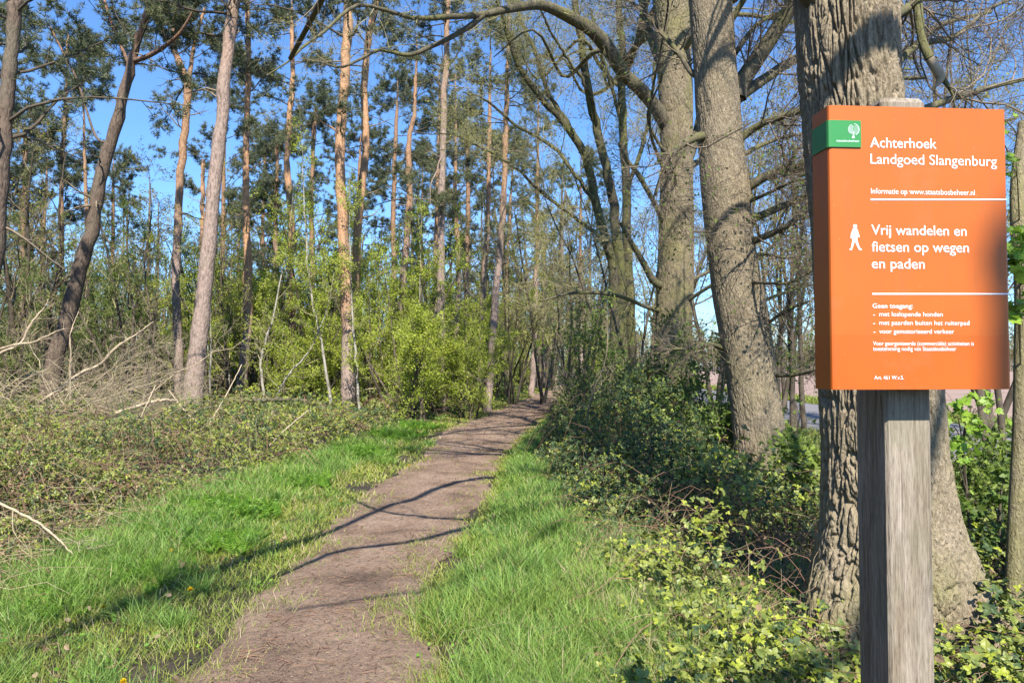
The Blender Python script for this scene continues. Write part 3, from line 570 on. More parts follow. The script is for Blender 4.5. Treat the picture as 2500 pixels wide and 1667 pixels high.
# low side shoots on the right, broken pale stub
for pts, w in (([(2150, 60, 4.5), (2215, 20, 4.7), (2239, 0, 4.8)], [26, 22, 20]),
               ([(2150, 200, 4.6), (2240, 112, 5.0), (2330, 90, 5.5), (2420, 20, 5.9), (2520, -20, 6.2)], [20, 16, 13, 9, 5]), ([(2160, 300, 4.6), (2260, 265, 4.9), (2340, 236, 5.2), (2428, 211, 5.6), (2520, 190, 6.)], [22, 18, 16, 12, 7])):
    p_, r_ = limb(pts, w); br.tubes(p_, r_, 8); twigs(br, p_[5:], np.minimum(r_[5:] * .8, .02), rng, [(14, 1.0, .8, .02), (8, .5, .8, 0), (5, .25, .8, 0)], 1)
p_, r_ = limb([(2236, -60, 4.75), (2241, 20, 4.7), (2250, 92, 4.65), (2267, 138, 4.6), (2288, 172, 4.6), (2296, 192, 4.6), (2284, 214, 4.6)], [22, 23, 20, 22, 24, 22, 4]); k = 11
br.tubes(p_[:k + 1], r_[:k + 1], 10, 0); br.tubes(p_[k:], r_[k:], 10, 2)
p_, r_ = limb([(2294, 186, 4.6), (2312, 206, 4.6), (2324, 228, 4.6), (2330, 250, 4.6)], [16, 12, 7, 3]); br.tubes(p_, r_, 8); twigs(br, p_[6:], r_[6:], rng, [(7, .35, .8, .05), (3, .2, .8, 0)], 1)
part(br, "branches", [M["moss_limb"], M["twig"], M["deadwood"]], t)
# second oak, leaning left as it rises
O2Y = 9.7
V, f, l2, r2 = big_trunk([(0, 1681, 1785), (179, 1694, 1798), (357, 1706, 1814), (470, 1713, 1832), (560, 1722, 1834), (657, 1734, 1852), (764, 1749, 1874), (871, 1765, 1889), (978, 1780, 1903), (1085, 1791, 1918), (1150, 1796, 1928), (1195, 1790, 1940)], O2Y, 14, 21, .009, 320, .012, 6., 32)
t = thing("oak_tree", "pale oak trunk leaning left as it rises, mottled with leaf shadows, left of the sign", "tree", (l2[20][0], l2[20][1], 0), "old oaks along the right of the path")
part(MB().add(V, f, 0, True), "trunk", M["oak2"], t); br = MB(); fo = MB()
L2 = [([(1800, 240, 9.7), (1812, 200, 9.7), (1881, 96, 9.6), (1931, 18, 9.5), (1990, -70, 9.3)], [46, 42, 38, 36, 30]), ([(1790, 250, 9.7), (1820, 225, 9.8), (1874, 189, 10), (1946, 143, 10.2), (2060, 110, 10.4), (2196, 132, 10.8), (2300, 60, 11), (2420, 30, 11.3)], [32, 29, 25, 22, 20, 17, 12, 8]),
      ([(1800, 345, 9.7), (1825, 325, 9.7), (1874, 296, 9.5), (1960, 268, 9.2), (2100, 200, 9), (2260, 190, 8.8)], [24, 20, 18, 16, 13, 9]), ([(1810, 470, 9.7), (1840, 448, 9.6), (1892, 421, 9.5), (1967, 403, 9.3), (2100, 380, 9), (2300, 420, 8.7)], [28, 25, 21, 19, 14, 8]),
      ([(1820, 545, 9.7), (1850, 530, 9.9), (1903, 507, 10.1), (1971, 479, 10.4), (2110, 440, 10.8), (2300, 330, 11.2), (2480, 290, 11.5)], [22, 20, 17, 15, 12, 9, 6]), ([(1815, 600, 9.7), (1842, 588, 9.5), (1889, 568, 9.3), (1924, 550, 9.1), (1990, 500, 8.9)], [22, 19, 16, 13, 8]),
      ([(1720, 190, 9.7), (1689, 178, 9.8), (1660, 134, 10), (1616, 82, 10.3), (1570, 30, 10.6), (1526, -5, 11)], [20, 15, 13, 12, 11, 9]), ([(1725, 330, 9.7), (1690, 340, 9.4), (1655, 362, 9.2), (1625, 400, 9.1), (1608, 450, 9.1), (1590, 500, 9)], [26, 20, 17, 13, 9, 5]),
      ([(1860, 800, 9.7), (1880, 785, 9.5), (1924, 755, 9.3), (1975, 735, 9.1)], [14, 10, 8, 5]), ([(1870, 935, 9.7), (1892, 917, 9.5), (1940, 914, 9.3), (1985, 902, 9.1), (1998, 896, 9.1)], [16, 12, 11, 10, 3]), ([(1760, 850, 9.7), (1735, 840, 9.4), (1700, 850, 9.2), (1640, 852, 9)], [14, 9, 8, 4]),
      ([(1810, 690, 9.7), (1860, 690, 9.2), (1930, 690, 8.8), (2000, 650, 8.5)], [10, 8, 6, 3]), ([(1810, 640, 9.7), (1860, 620, 9.9), (1930, 630, 10.2), (2010, 600, 10.5)], [12, 9, 6, 3]), ([(1810, 380, 9.7), (1870, 350, 10), (1940, 330, 10.5), (2020, 330, 11)], [13, 10, 7, 4]), ([(1795, 130, 9.7), (1850, 60, 10), (1920, 30, 10.4), (2010, 40, 11)], [14, 11, 8, 4]),
      ([(1810, 500, 9.7), (1880, 470, 9.2), (1950, 440, 8.8), (2030, 440, 8.4)], [12, 9, 7, 3]), ([(1850, 740, 9.7), (1900, 720, 10), (1960, 700, 10.4), (2010, 690, 10.6)], [10, 8, 6, 3]), ([(1780, 60, 9.7), (1830, -20, 9.5), (1880, -60, 9.3)], [16, 14, 10])]
for i, (pts, w) in enumerate(L2):
    p_, r_ = limb(pts, w); br.tubes(p_, r_, 8); big = i < 8
    fin = twigs(br, p_[3:], np.minimum(r_[3:] * .6, .03), rng, [(19 if big else 10, 1.35 if big else .7, .85, .02), (9, .7 if big else .4, .8, .0), (6, .34 if big else .2, .8, 0)], 1)
    if i >= 5:
        p, d = along(fin[-1], 1, rng, .6, 1); p = p[::3]; put(fo, DIAM, p, rng.normal(size=p.shape) + [0, -.5, .7], .05, rng)
for k in range(9):
    a, ra = at_z(l2, r2, rng.uniform(7, 13.5)); az = rng.uniform(-1.5, 4.5); d = np.array([math.cos(az), math.sin(az), .5]); q = [a + d * s + rng.normal(size=3) * .1 * s for s in (0, .8, 1.8, 3, 4.3)]
    p_, r_ = wlimb(q, np.array([.09, .07, .05, .03, .012]), 20); br.tubes(p_, r_, 7); twigs(br, p_[4:], r_[4:] * .6, rng, [(9, 1.3, .8, .03), (5, .6, .8, 0), (3, .3, .8, 0)], 1)
def shade_limbs(br, line, rr, rows, mat=1):
    for (xa, ya), (xb, yb), z, r0 in rows:
        a, ra = at_z(line, rr, z - 1.2); q = [unshadow(xa + (xb - xa) * k, ya + (yb - ya) * k + 5 * math.sin(7 * k + xa), z + .5 * k) for k in (0, .3, .6, 1., 1.4)]; p_, r_ = wlimb([a, (a + q[0]) / 2 + [0, 0, .3]] + q, r0 * np.array([1.5, 1.2, 1, .85, .65, .45, .2]), 26); br.tubes(p_, r_, 7); twigs(br, p_[6:], np.minimum(r_[6:] * .5, .02), rng, [(12, 1.3, .8, .02), (6, .6, .8, 0), (3, .3, .8, 0)], mat)
shade_limbs(br, l2, r2, [((1270, 1082), (1080, 1080), 8.5, .05), ((1290, 1060), (1090, 1052), 8.0, .06), ((1310, 1040), (1110, 1034), 9.5, .05), ((1260, 1095), (1060, 1102), 10, .03), ((1330, 1022), (1150, 1015), 10.5, .06), ((1300, 1050), (1120, 1060), 11, .05)])
part(br, "branches", [M["moss_limb"], M["twig"]], t); part(fo, "foliage", M["green"], t)
# third oak with the long branch arching over the path
O3Y = 14.0
V, f, l3, r3 = big_trunk([(0, 1594, 1690), (180, 1605, 1690), (300, 1612, 1690), (450, 1612, 1692), (620, 1606, 1696), (728, 1602, 1692), (835, 1598, 1688), (942, 1596, 1690), (1040, 1590, 1700), (1095, 1578, 1716)], O3Y, 16, 41, .012, 240, .018, 8., 24)
t = thing("oak_tree", "mossy oak with a long bare branch arching left over the path", "tree", (l3[15][0], l3[15][1], 0), "old oaks along the right of the path")
part(MB().add(V, f, 0, True), "trunk", M["oak3"], t); br = MB(); fo = MB()
L3 = [([(1640, 330, 14), (1605, 268, 13.8), (1560, 215, 13.5), (1520, 178, 13.2), (1480, 112, 12.9), (1440, 70, 12.6), (1390, 42, 12.3), (1345, 20, 12), (1310, 12, 11.8), (1245, 22, 11.4), (1175, 37, 11), (1110, 40, 10.6), (1020, 46, 10.2), (950, 28, 9.8), (880, 12, 9.4), (836, 36, 9.1), (795, 75, 8.9), (740, 115, 8.6), (705, 150, 8.4), (650, 185, 8.2)], [40, 34, 33, 32, 36, 33, 30, 27, 25, 20, 17, 15, 12, 10, 9, 8.5, 8, 7, 5, 3]),
      ([(1178, 38, 11), (1150, 62, 10.9), (1100, 92, 10.8), (1050, 115, 10.7), (1000, 135, 10.6), (950, 126, 10.5), (920, 124, 10.4), (880, 145, 10.3), (830, 165, 10.2), (780, 150, 10.1)], [17, 14, 13, 12, 11, 9, 8, 7, 6, 4]),
      ([(1640, 700, 14), (1600, 690, 13.8), (1570, 640, 13.6), (1540, 590, 13.4), (1515, 545, 13.2)], [26, 20, 15, 13, 8]), ([(1630, 560, 14), (1600, 500, 13.7), (1560, 430, 13.5), (1530, 390, 13.3), (1510, 350, 13.2)], [18, 13, 12, 10, 4]),
      ([(1670, 420, 14), (1700, 330, 14.2), (1720, 250, 14.5), (1780, 160, 15)], [26, 22, 17, 12]), ([(1620, 760, 14), (1580, 750, 13.7), (1500, 720, 13.5), (1400, 715, 13.2), (1320, 735, 13)], [14, 10, 9, 7, 4]), ([(1640, 220, 14), (1610, 150, 14.5), (1580, 60, 15), (1560, -40, 15.5)], [28, 24, 21, 18])]
for i, (pts, w) in enumerate(L3):
    p_, r_ = limb(pts, w, 40 if i == 0 else 24); br.tubes(p_, r_, 8)
    fin = twigs(br, p_[5:], np.minimum(r_[5:] * .45, .022), rng, [(16 if i == 0 else 10, 1.0, .85, .0), (6, .55, .8, 0), (4, .3, .8, 0)], 1)
    p, d = along(fin[-1], 1, rng, .6, 1); p = p[::2]; put(fo, DIAM, p, rng.normal(size=p.shape) + [0, -.5, .7], .028, rng)
for k in range(11):
    a, ra = at_z(l3, r3, rng.uniform(2.2, 15)); az = rng.uniform(-1.2, 4.4); d = np.array([math.cos(az), math.sin(az), .4]); q = [a + d * s + rng.normal(size=3) * .12 * s for s in (0, .8, 1.8, 3, 4.3)]
    s_ = .5 if a[2] < 5 else 1; p_, r_ = wlimb(q, s_ * np.array([.085, .065, .045, .028, .012]), 20); br.tubes(p_, r_, 7); twigs(br, p_[4:], r_[4:] * .6, rng, [(8, 1.2, .8, .0), (5, .6, .8, 0), (3, .3, .8, 0)], 1)
shade_limbs(br, l3, r3, [((1345, 1000), (1190, 998), 9, .07), ((1355, 988), (1210, 985), 10, .07), ((1365, 975), (1240, 972), 11, .08), ((1340, 1010), (1170, 1008), 12, .06), ((1372, 964), (1270, 962), 13, .08)])
part(br, "branches", [M["moss_limb"], M["twig_olive"]], t); part(fo, "buds", M["bud"], t)
# several-stemmed tree beyond
rng = np.random.default_rng(8)
MS = [([(1500, 960, 20), (1501, 700, 20), (1480, 590, 20), (1455, 500, 20), (1437, 411, 20), (1401, 330, 19.8), (1350, 270, 19.6), (1312, 232, 19.4), (1280, 185, 19.2), (1259, 143, 19), (1238, 80, 18.8), (1218, 10, 18.6), (1200, -60, 18.4)], [34, 30, 27, 26, 25, 24, 20, 19, 18, 17, 15, 13, 11]),
      ([(1400, 328, 19.8), (1376, 286, 19.8), (1340, 230, 19.8), (1318, 165, 19.9), (1300, 110, 20), (1266, 36, 20.2), (1250, -30, 20.4)], [18, 15, 14, 13, 12, 11, 9]),
      ([(1520, 960, 20.5), (1515, 700, 20.5), (1500, 520, 20.5), (1484, 429, 20.4), (1459, 321, 20.2), (1434, 214, 20), (1418, 90, 19.8), (1398, -20, 19.6)], [36, 32, 29, 27, 26, 25, 23, 19]),
      ([(1545, 960, 21), (1535, 700, 21), (1528, 464, 21), (1519, 250, 21), (1518, 107, 21), (1508, -20, 21)], [34, 30, 26, 24, 22, 19]),
      ([(1500, 640, 20), (1460, 575, 19.7), (1419, 543, 19.4), (1330, 475, 19), (1259, 411, 18.6), (1187, 368, 18.2), (1116, 332, 17.8), (1060, 325, 17.4)], [16, 13, 11, 10, 8, 7, 5, 3]),
      ([(1470, 520, 20), (1419, 446, 19.8), (1348, 357, 19.6), (1259, 304, 19.4), (1187, 246, 19), (1130, 225, 18.6)], [14, 12, 11, 9, 7, 3]),
      ([(1459, 321, 20.2), (1440, 230, 19.5), (1390, 150, 19), (1340, 70, 18.5), (1310, 0, 18)], [13, 11, 9, 7, 5]), ([(1525, 340, 21), (1500, 240, 20.6), (1470, 130, 20.2), (1440, 20, 19.8)], [12, 11, 9, 7]), ([(1528, 470, 21), (1570, 350, 21.2), (1590, 250, 21.4), (1600, 120, 21.6)], [15, 12, 10, 8])]
t = thing("alder_tree", "several-stemmed mossy tree fanning up and left beside the path bend", "tree", G(1515, 1020)); t.location = (P(1515, 960, 20)[0], 20.4, 0)
tr = MB(); br = MB(); fo = MB()
for i, (pts, w) in enumerate(MS):
    p_, r_ = limb(pts, [.82 * q for q in w], 34); p_[1:] += rng.normal(size=(33, 3)) * .015
    if i in (0, 2, 3): b = p_[0].copy(); b[2] = -.1; p_ = np.vstack([b[None], p_]); r_ = np.append(r_[0] * 1.15, r_)
    (tr if i in (0, 1, 2, 3) else br).tubes(p_, r_, 10)
    fin = twigs(br, p_[12:] if i in (0, 2, 3) else p_[4:], np.minimum(r_[12:] if i in (0, 2, 3) else r_[4:], .05) * .5, rng, [(20, 1.9, .75, .02), (8, .95, .75, 0), (5, .48, .75, 0)], 1)
    p, d = along(fin[-1], 2, rng, .4, 1); put(fo, DIAM, p, rng.normal(size=p.shape) + [0, -.5, .7], .05 * rng.uniform(.6, 1.2, len(p)), rng)
part(tr, "trunk", M["moss_dark"], t); part(br, "branches", [M["moss_dark"], M["twig_olive"]], t); part(fo, "buds", M["bud"], t)

# ------------------------------------------------------------------ pines and birches left of the path
PG = "Scots pines left of the path"
def fk(pts, w): return (np.array([P(*q) for q in pts]), np.array([a * q[2] / F / 2 for a, q in zip(w, pts)]))
pine("thick grey leaning pine trunk beside the brushwood heap, widest of the pines", [(585, -60, 27), (570, 0, 29), (560, 100, 29), (545, 250, 30), (531, 380, 32), (517, 520, 34), (500, 700, 38), (485, 830, 42), (474, 930, 46), (470, 985, 48)], 20, 19, 10.5, 1, 22, 2.8, "pine_c", 10, (), .16, PG)
pine("dark pine trunk cut by the left edge of the photo", [(45, -40, 30), (36, 20, 31), (27, 140, 32), (15, 250, 34), (5, 380, 36), (-14, 600, 40)], 15, 18, 5.9, 2, 14, 3.0, "pine_shaded", 6, (), .16, PG)
pine("forked pine leaning right with red-brown upper limbs, left of the grey pine", [(352, 50, 14), (335, 100, 18), (318, 165, 22), (300, 235, 25), (282, 310, 28), (258, 385, 30), (240, 470, 31), (224, 555, 32), (196, 660, 34), (172, 750, 36)], 20, 15.5, 9.5, 3, 12, 2.3, "pine_shaded", 8,
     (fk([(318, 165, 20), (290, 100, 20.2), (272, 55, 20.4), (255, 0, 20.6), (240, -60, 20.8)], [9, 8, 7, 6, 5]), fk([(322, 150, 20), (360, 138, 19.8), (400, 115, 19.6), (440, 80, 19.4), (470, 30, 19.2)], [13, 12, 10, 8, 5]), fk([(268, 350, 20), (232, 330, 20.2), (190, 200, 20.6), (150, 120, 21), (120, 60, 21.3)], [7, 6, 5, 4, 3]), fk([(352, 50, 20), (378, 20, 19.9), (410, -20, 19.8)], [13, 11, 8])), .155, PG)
pine("slim pine forking high up, right behind the brushwood heap", [(428, -20, 12), (426, 60, 13), (428, 125, 14), (446, 172, 17), (458, 200, 19), (458, 250, 18), (451, 320, 18), (441, 420, 18), (433, 550, 19), (430, 700, 20), (436, 850, 22), (438, 940, 24)], 25, 16, 10.5, 4, 14, 2.2, "pine_a", 9, (fk([(458, 200, 25), (466, 165, 25), (470, 130, 25.1), (482, 80, 25.2), (500, 20, 25.4)], [13, 11, 10, 8, 6]),), .155, PG)
pine("straight pine with a pale sunlit upper stem, right of the grey pine", [(602, -40, 11), (604, 20, 12), (607, 107, 13), (606, 200, 14), (603, 290, 14), (601, 420, 15), (603, 560, 17), (605, 680, 20), (604, 800, 22), (596, 880, 23), (584, 965, 25)], 24, 17, 9.8, 5, 20, 2.3, "pine_b", 12, (), .155, PG)
pine("slender bent orange pine left of the open patch of sky", [(712, 60, 9), (712, 90, 10), (714, 160, 11), (713, 230, 13), (706, 300, 14), (703, 350, 14), (699, 410, 15), (707, 480, 16), (712, 560, 17), (708, 680, 17), (711, 770, 18), (716, 830, 18)], 28, 15.5, 10.5, 6, 16, 2.3, "pine_b", 9, (), .155, PG)
pine("tall bright orange pine standing foremost beside the open sky", [(853, -40, 22), (851, 0, 23), (850, 60, 23), (846, 130, 24), (840, 220, 24), (833, 330, 24), (832, 430, 25), (837, 550, 26), (842, 650, 27), (848, 770, 29), (850, 880, 32), (851, 985, 34)], 21.5, 19, 11, 7, 20, 2.6, "pine_b", 8, (fk([(833, 330, 21.5), (810, 312, 21.4), (790, 302, 21.3), (775, 285, 21.2), (768, 270, 21.2)], [6, 5, 4, 3, 2]),), .16, PG)
pine("curving orange pine close behind the tall bright orange one", [(925, -40, 14), (917, 18, 15), (908, 60, 16), (900, 95, 16), (893, 160, 16), (889, 232, 17), (893, 330, 18), (891, 390, 18), (882, 460, 19), (874, 535, 20), (868, 640, 21), (865, 800, 23), (865, 930, 25)], 27, 18, 11.5, 8, 18, 2.4, "pine_b", 8, (), .155, PG)
pine("dark red pine stem between the orange pines and the pink one", [(1015, 200, 8), (1012, 280, 10), (1000, 330, 12), (997, 400, 14), (1000, 470, 15), (996, 540, 16), (991, 600, 16), (985, 680, 16), (980, 800, 17), (976, 900, 18)], 31, 15.5, 8.2, 9, 20, 2.6, "pine_a", 6, (), .155, PG)
pine("straight pinkish pine in the middle, left of the path bend", [(1094, 0, 13), (1092, 60, 14), (1089, 160, 15), (1084, 230, 15), (1083, 330, 16), (1080, 430, 17), (1078, 540, 18), (1077, 660, 19), (1077, 780, 20), (1078, 880, 21), (1079, 965, 23)], 24, 17.5, 10.8, 10, 22, 2.3, "pine_c", 12, (fk([(1082, 380, 24), (1072, 395, 23.9), (1066, 420, 23.9), (1052, 450, 23.8), (1050, 500, 23.8)], [5, 4, 4, 3, 2]),), .155, PG)
pine("thin dark pine behind the pinkish one", [(1112, 440, 9), (1112, 500, 10), (1117, 580, 12), (1119, 680, 13), (1115, 780, 13), (1112, 900, 14)], 34, 15, 8.5, 11, 18, 2.3, "pine_a", 8, (), .155, PG)
pine("red-brown pine just left of the leaning one by the path", [(1196, 240, 8), (1195, 320, 10), (1194, 400, 11), (1192, 480, 12), (1190, 560, 12), (1182, 680, 13), (1176, 800, 14), (1172, 910, 15)], 31, 16, 8.8, 12, 20, 2.4, "pine_a", 8, (), .155, PG)
pine("pine leaning right with a red upper stem, nearest the path", [(1238, 200, 11), (1236, 270, 13), (1233, 350, 14), (1230, 450, 15), (1226, 540, 16), (1219, 630, 17), (1209, 728, 17), (1201, 850, 18), (1193, 950, 20)], 25, 15.5, 8.6, 13, 22, 2.4, "pine_a", 10, (), .155, PG)
pine("slim orange pine straight above the far end of the path", [(1312, 480, 9), (1311, 560, 10), (1312, 620, 11), (1308, 700, 12), (1305, 800, 13), (1301, 905, 14), (1299, 945, 15)], 38, 16, 9.2, 14, 16, 2.3, "pine_a", 8, (), .155, PG)
pine("faint thin pine between the leaning pine and the path end", [(1246, 500, 6), (1242, 560, 7), (1238, 660, 8), (1236, 760, 9), (1235, 900, 9)], 44, 16, 10, 15, 16, 2.3, "pine_a", 5, (), .16, PG)
pine("thin brown pine close left of the pinkish one", [(1068, 480, 11), (1066, 560, 12), (1064, 640, 13), (1063, 760, 13), (1062, 900, 14)], 36, 16, 9, 16, 18, 2.4, "pine_a", 6, (), .155, PG)
pine("dead-topped pine stub partly hidden behind the grey pine", [(497, 390, 8), (495, 450, 10), (495, 540, 11), (490, 700, 13), (488, 900, 14)], 30, 9.2, 20, 17, 0, 1, "pine_b", 6, (), .155, PG)
pine("thin pine far left, behind the forked leaning pine", [(208, 430, 8), (211, 520, 9), (212, 650, 10), (210, 800, 11)], 34, 16, 9.5, 18, 16, 2.3, "pine_a", 6, (), .155, PG)
# a younger bushy pine showing whole behind, against the sky
pine("young bushy pine with a full crown against the open sky", [(676, 330, 7), (676, 420, 9), (674, 520, 11), (672, 640, 13), (670, 800, 15)], 36, 13.2, 5.8, 30, 44, 2.9, "pine_far", 2, (), .16, PG, 8, 12)
# more pines further back: built once, then copied
rng = np.random.default_rng(77)
BL = "tall pine deep in the wood, behind the front row"
protos = []
for k, (px, Y) in enumerate(((150, 34), (760, 44), (960, 40))):
    protos.append(pine(BL, [(px + 8, 300, 9), (px, 500, 11), (px + 3, 700, 13), (px, 900, 15)], Y, 17, 6.2, 50 + k, 34, 3.0, "pine_far", 8, (), .21, "pines deep in the wood"))
for k, (px, Y) in enumerate(((-60, 30), (50, 42), (270, 46), (540, 38), (640, 50), (870, 48), (1030, 46), (1140, 40), (1230, 50), (1330, 62), (580, 62), (100, 56), (1420, 52), (-260, 24), (-420, 32), (-700, 20), (-900, 30), (-1500, 24), (-2200, 22), (-3200, 20), (-1200, 36), (-2600, 34))):  # the ones far to the left stand out of view, added to block sky light
    c = copy_tree(protos[k % 3]); g = P(px, 900, Y); c.location = (g[0], Y, 0); c.rotation_euler = (0, 0, rng.uniform(0, 6.28)); s_ = rng.uniform(.85, 1.12); c.scale = (s_, s_, s_ * rng.uniform(.92, 1.05))
# birches
BG = "young birches under the pines"
def birch(label, ctrl, Y, seed, top=7.5, nlv=9, m1=16, L1=1.1, w=1., leaf=.05, group=BG, base=-.1):
    p = [P(x, y, Y) for x, y, _ in ctrl][::-1]; r = [.72 * q * Y / F / 2 for *_, q in ctrl][::-1]
    b = p[0].copy(); b[2] = base; p.insert(0, b); r.insert(0, r[0] * 1.1); d = nrm(p[-1] - p[-2]); h = max(.5, top - p[-1][2]); p.append(p[-1] + np.array([d[0] * .6, d[1], 1]) * h * .55); r.append(r[-1] * .6); p.append(p[-1] + np.array([d[0] * .3, d[1], 1]) * h * .45); r.append(.006)
    return leafy("birch_tree", label, "birch tree", [(np.array(p), np.array(r))], seed, m1, L1, 6, .6, nlv * 2, leaf, "lime", "birch", .05, group, .28, .8)
birch("slim white birch curving left as it rises, right of the orange pine stems", [(748, 610, 6), (754, 680, 7), (764, 740, 7), (780, 815, 8), (795, 890, 9), (806, 985, 11)], 21, 101, 8, 11, 22)
birch("white birch stem right at the foot of the tall orange pine", [(862, 770, 6), (867, 850, 8), (871, 920, 9), (875, 992, 10)], 20.5, 102, 7, 12, 22)
birch("pale leaning birch stem right of the dark pine foot", [(668, 770, 6), (655, 810, 8), (641, 860, 9), (636, 900, 9), (645, 968, 9)], 22, 103, 7, 10, 18)
birch("thin white birch stem right beside the grey pine", [(514, 790, 5), (515, 850, 6), (512, 910, 7), (513, 965, 7)], 22, 104, 7.5, 10, 18)
birch("bowed grey birch leaning far right over the fallen log", [(760, 850, 4), (735, 880, 6), (705, 915, 7), (685, 950, 7), (672, 975, 7)], 21, 105, 4.2, 9, 14)
birch("short pale birch stem in the lime bushes left of the pinkish pine", [(1020, 850, 4), (1018, 890, 5), (1021, 930, 6), (1020, 945, 6)], 23, 106, 6.5, 13, 24)
birch("very thin birch stem in the shade behind the dark pine foot", [(562, 800, 3), (561, 860, 4), (560, 930, 5)], 25, 107, 6.5, 9, 16)
# lime-green and darker understorey
rng = np.random.default_rng(9)
def bush(label, px, Y, h, n, seed, lmat, cat="young tree", nlv=8, spread=.25, leaf=.055, name="young_tree", m1=9, L1=1.25, group="leafy young trees in the wood", bmat="stem_dark"):
    r_ = np.random.default_rng(seed); g = P(px, 900, Y); st = []
    for k in range(n): st.append(stem_up(g[0] + r_.normal() * .25, Y + r_.normal() * .25, h * r_.uniform(.75, 1.05), .018 + .006 * h, r_, spread))
    return leafy(name, label, cat, st, seed, m1, L1, 7, .6, int(nlv * 2.8), leaf, lmat, bmat, .08, group, .12, .8)
bush("tall lime-green birch thicket right of the tall orange pine", 950, 23, 5.6, 5, 201, "lime", nlv=10)
bush("rounded lime-green bush under the dark red pine", 1000, 20, 2.9, 6, 202, "lime", nlv=11, L1=.9)
bush("lime-green bush touching the pinkish pine on its left", 1050, 22, 2.7, 5, 203, "lime", nlv=10, L1=.9)
bush("yellow-green sapling between the pinkish and the leaning pine", 1140, 22, 2.6, 5, 204, "lime", nlv=9, L1=.9)
bush("high yellow-green birch crown left of the tall orange pine", 770, 25, 7.2, 4, 205, "lime", nlv=10, L1=1.5)
bush("yellow-green birch crown behind the straight pale-topped pine", 640, 27, 7.4, 4, 206, "lime", nlv=10, L1=1.5)
bush("green young tree between the grey pine and the straight pine", 555, 28, 6.4, 4, 207, "green", nlv=9, L1=1.4)
bush("low lime-green thicket over the fallen log", 740, 22.5, 2.6, 6, 208, "lime", nlv=10, L1=.9)
bush("dark green leafy young tree left of the slim forked pine", 340, 24, 7.0, 4, 209, "green", nlv=9, L1=1.5)
bush("darker green small tree behind the forked leaning pine", 250, 27, 7.6, 4, 210, "green", nlv=8, L1=1.5)
bush("deep green leaf crown between the slim pine and the grey pine", 480, 29, 8.2, 4, 211, "green", nlv=7, L1=1.6)
bush("green young tree at the left edge behind the brushwood", 30, 22, 5.6, 4, 212, "green", nlv=6, L1=1.4)
bush("yellow-green young tree behind the curving orange pine", 890, 30, 8.0, 4, 213, "lime", nlv=9, L1=1.6)
bush("fresh green bush right of the far end of the path", 1470, 38, 3.0, 5, 214, "lime", nlv=6, L1=1.1, leaf=.06)
bush("fresh green bush left of the far end of the path", 1262, 44, 4.2, 5, 215, "lime", nlv=6, L1=1.2, leaf=.06)
bush("pale green bush closing the far end of the path", 1380, 62, 5.0, 6, 216, "lime", nlv=6, L1=1.6, leaf=.08)
bush("green sprays of young leaves in front of the several-stemmed tree", 1450, 15, 2.9, 3, 217, "green", nlv=3, L1=.9, leaf=.06)
bush("thin leafy sapling at the foot of the mossy oak", 1560, 12.5, 2.3, 3, 218, "green", nlv=5, L1=.8, leaf=.06)
bush("leafy low sapling between the mossy oak and the pale leaning oak", 1708, 12, 1.9, 4, 219, "green", nlv=5, L1=.8, leaf=.06)
bush("yellowish bush left of the slim pale-stemmed birch", 690, 30, 4.5, 5, 220, "lime", nlv=9)
TL = "young birch in the lime-green thicket under the pines"; TGp = "birches in the lime-green thicket"
tp = [bush(TL, 620, 25, 4.8, 5, 241, "lime", "young tree", 11, .3, .06, "young_tree", 10, 1.5, TGp), bush(TL, 900, 26, 5.6, 5, 242, "lime", "young tree", 11, .3, .06, "young_tree", 10, 1.5, TGp), bush(TL, 1110, 27, 4.2, 6, 243, "lime", "young tree", 11, .3, .06, "young_tree", 10, 1.3, TGp)]
for k, (px, Y, s_) in enumerate(((560, 31, 1.15), (690, 24, .75), (700, 34, 1.5), (760, 28, 1.05), (800, 33, 1.5), (820, 24, .8), (850, 29, 1.25), (930, 33, 1.35), (960, 27, .85), (1000, 30, 1.1), (1050, 34, 1.2), (1090, 24, .6), (1180, 33, 1.0), (1230, 36, 1.0), (610, 38, 1.5), (520, 27, .8), (660, 29, 1.1), (890, 38, 1.7), (440, 33, 1.2), (1270, 44, 1.1), (1150, 44, 1.6))):
    c = copy_tree(tp[k % 3]); g = P(px, 900, Y); c.location = (g[0], Y, 0); c.rotation_euler = (0, 0, k * 1.7); c.scale = (s_ ** .6, s_ ** .6, s_)
DL = "dark green young broadleaf tree in the shade at the left of the wood"; DG = "dark green young trees at the left of the wood"
tp = [bush(DL, 300, 29, 7.5, 4, 251, "green", "young tree", 8, .28, .065, "young_tree", 10, 1.7, DG), bush(DL, 180, 32, 6.5, 4, 252, "green", "young tree", 8, .28, .065, "young_tree", 10, 1.6, DG)]
for k, (px, Y, s_) in enumerate(((60, 30, .9), (130, 26, .75), (400, 32, 1.05), (460, 36, 1.1), (-60, 25, .9), (350, 40, 1.2), (230, 38, 1.15), (20, 38, 1.1))):
    c = copy_tree(tp[k % 2]); g = P(px, 900, Y); c.location = (g[0], Y, 0); c.rotation_euler = (0, 0, k * 2.1); c.scale = (s_ ** .6, s_ ** .6, s_)
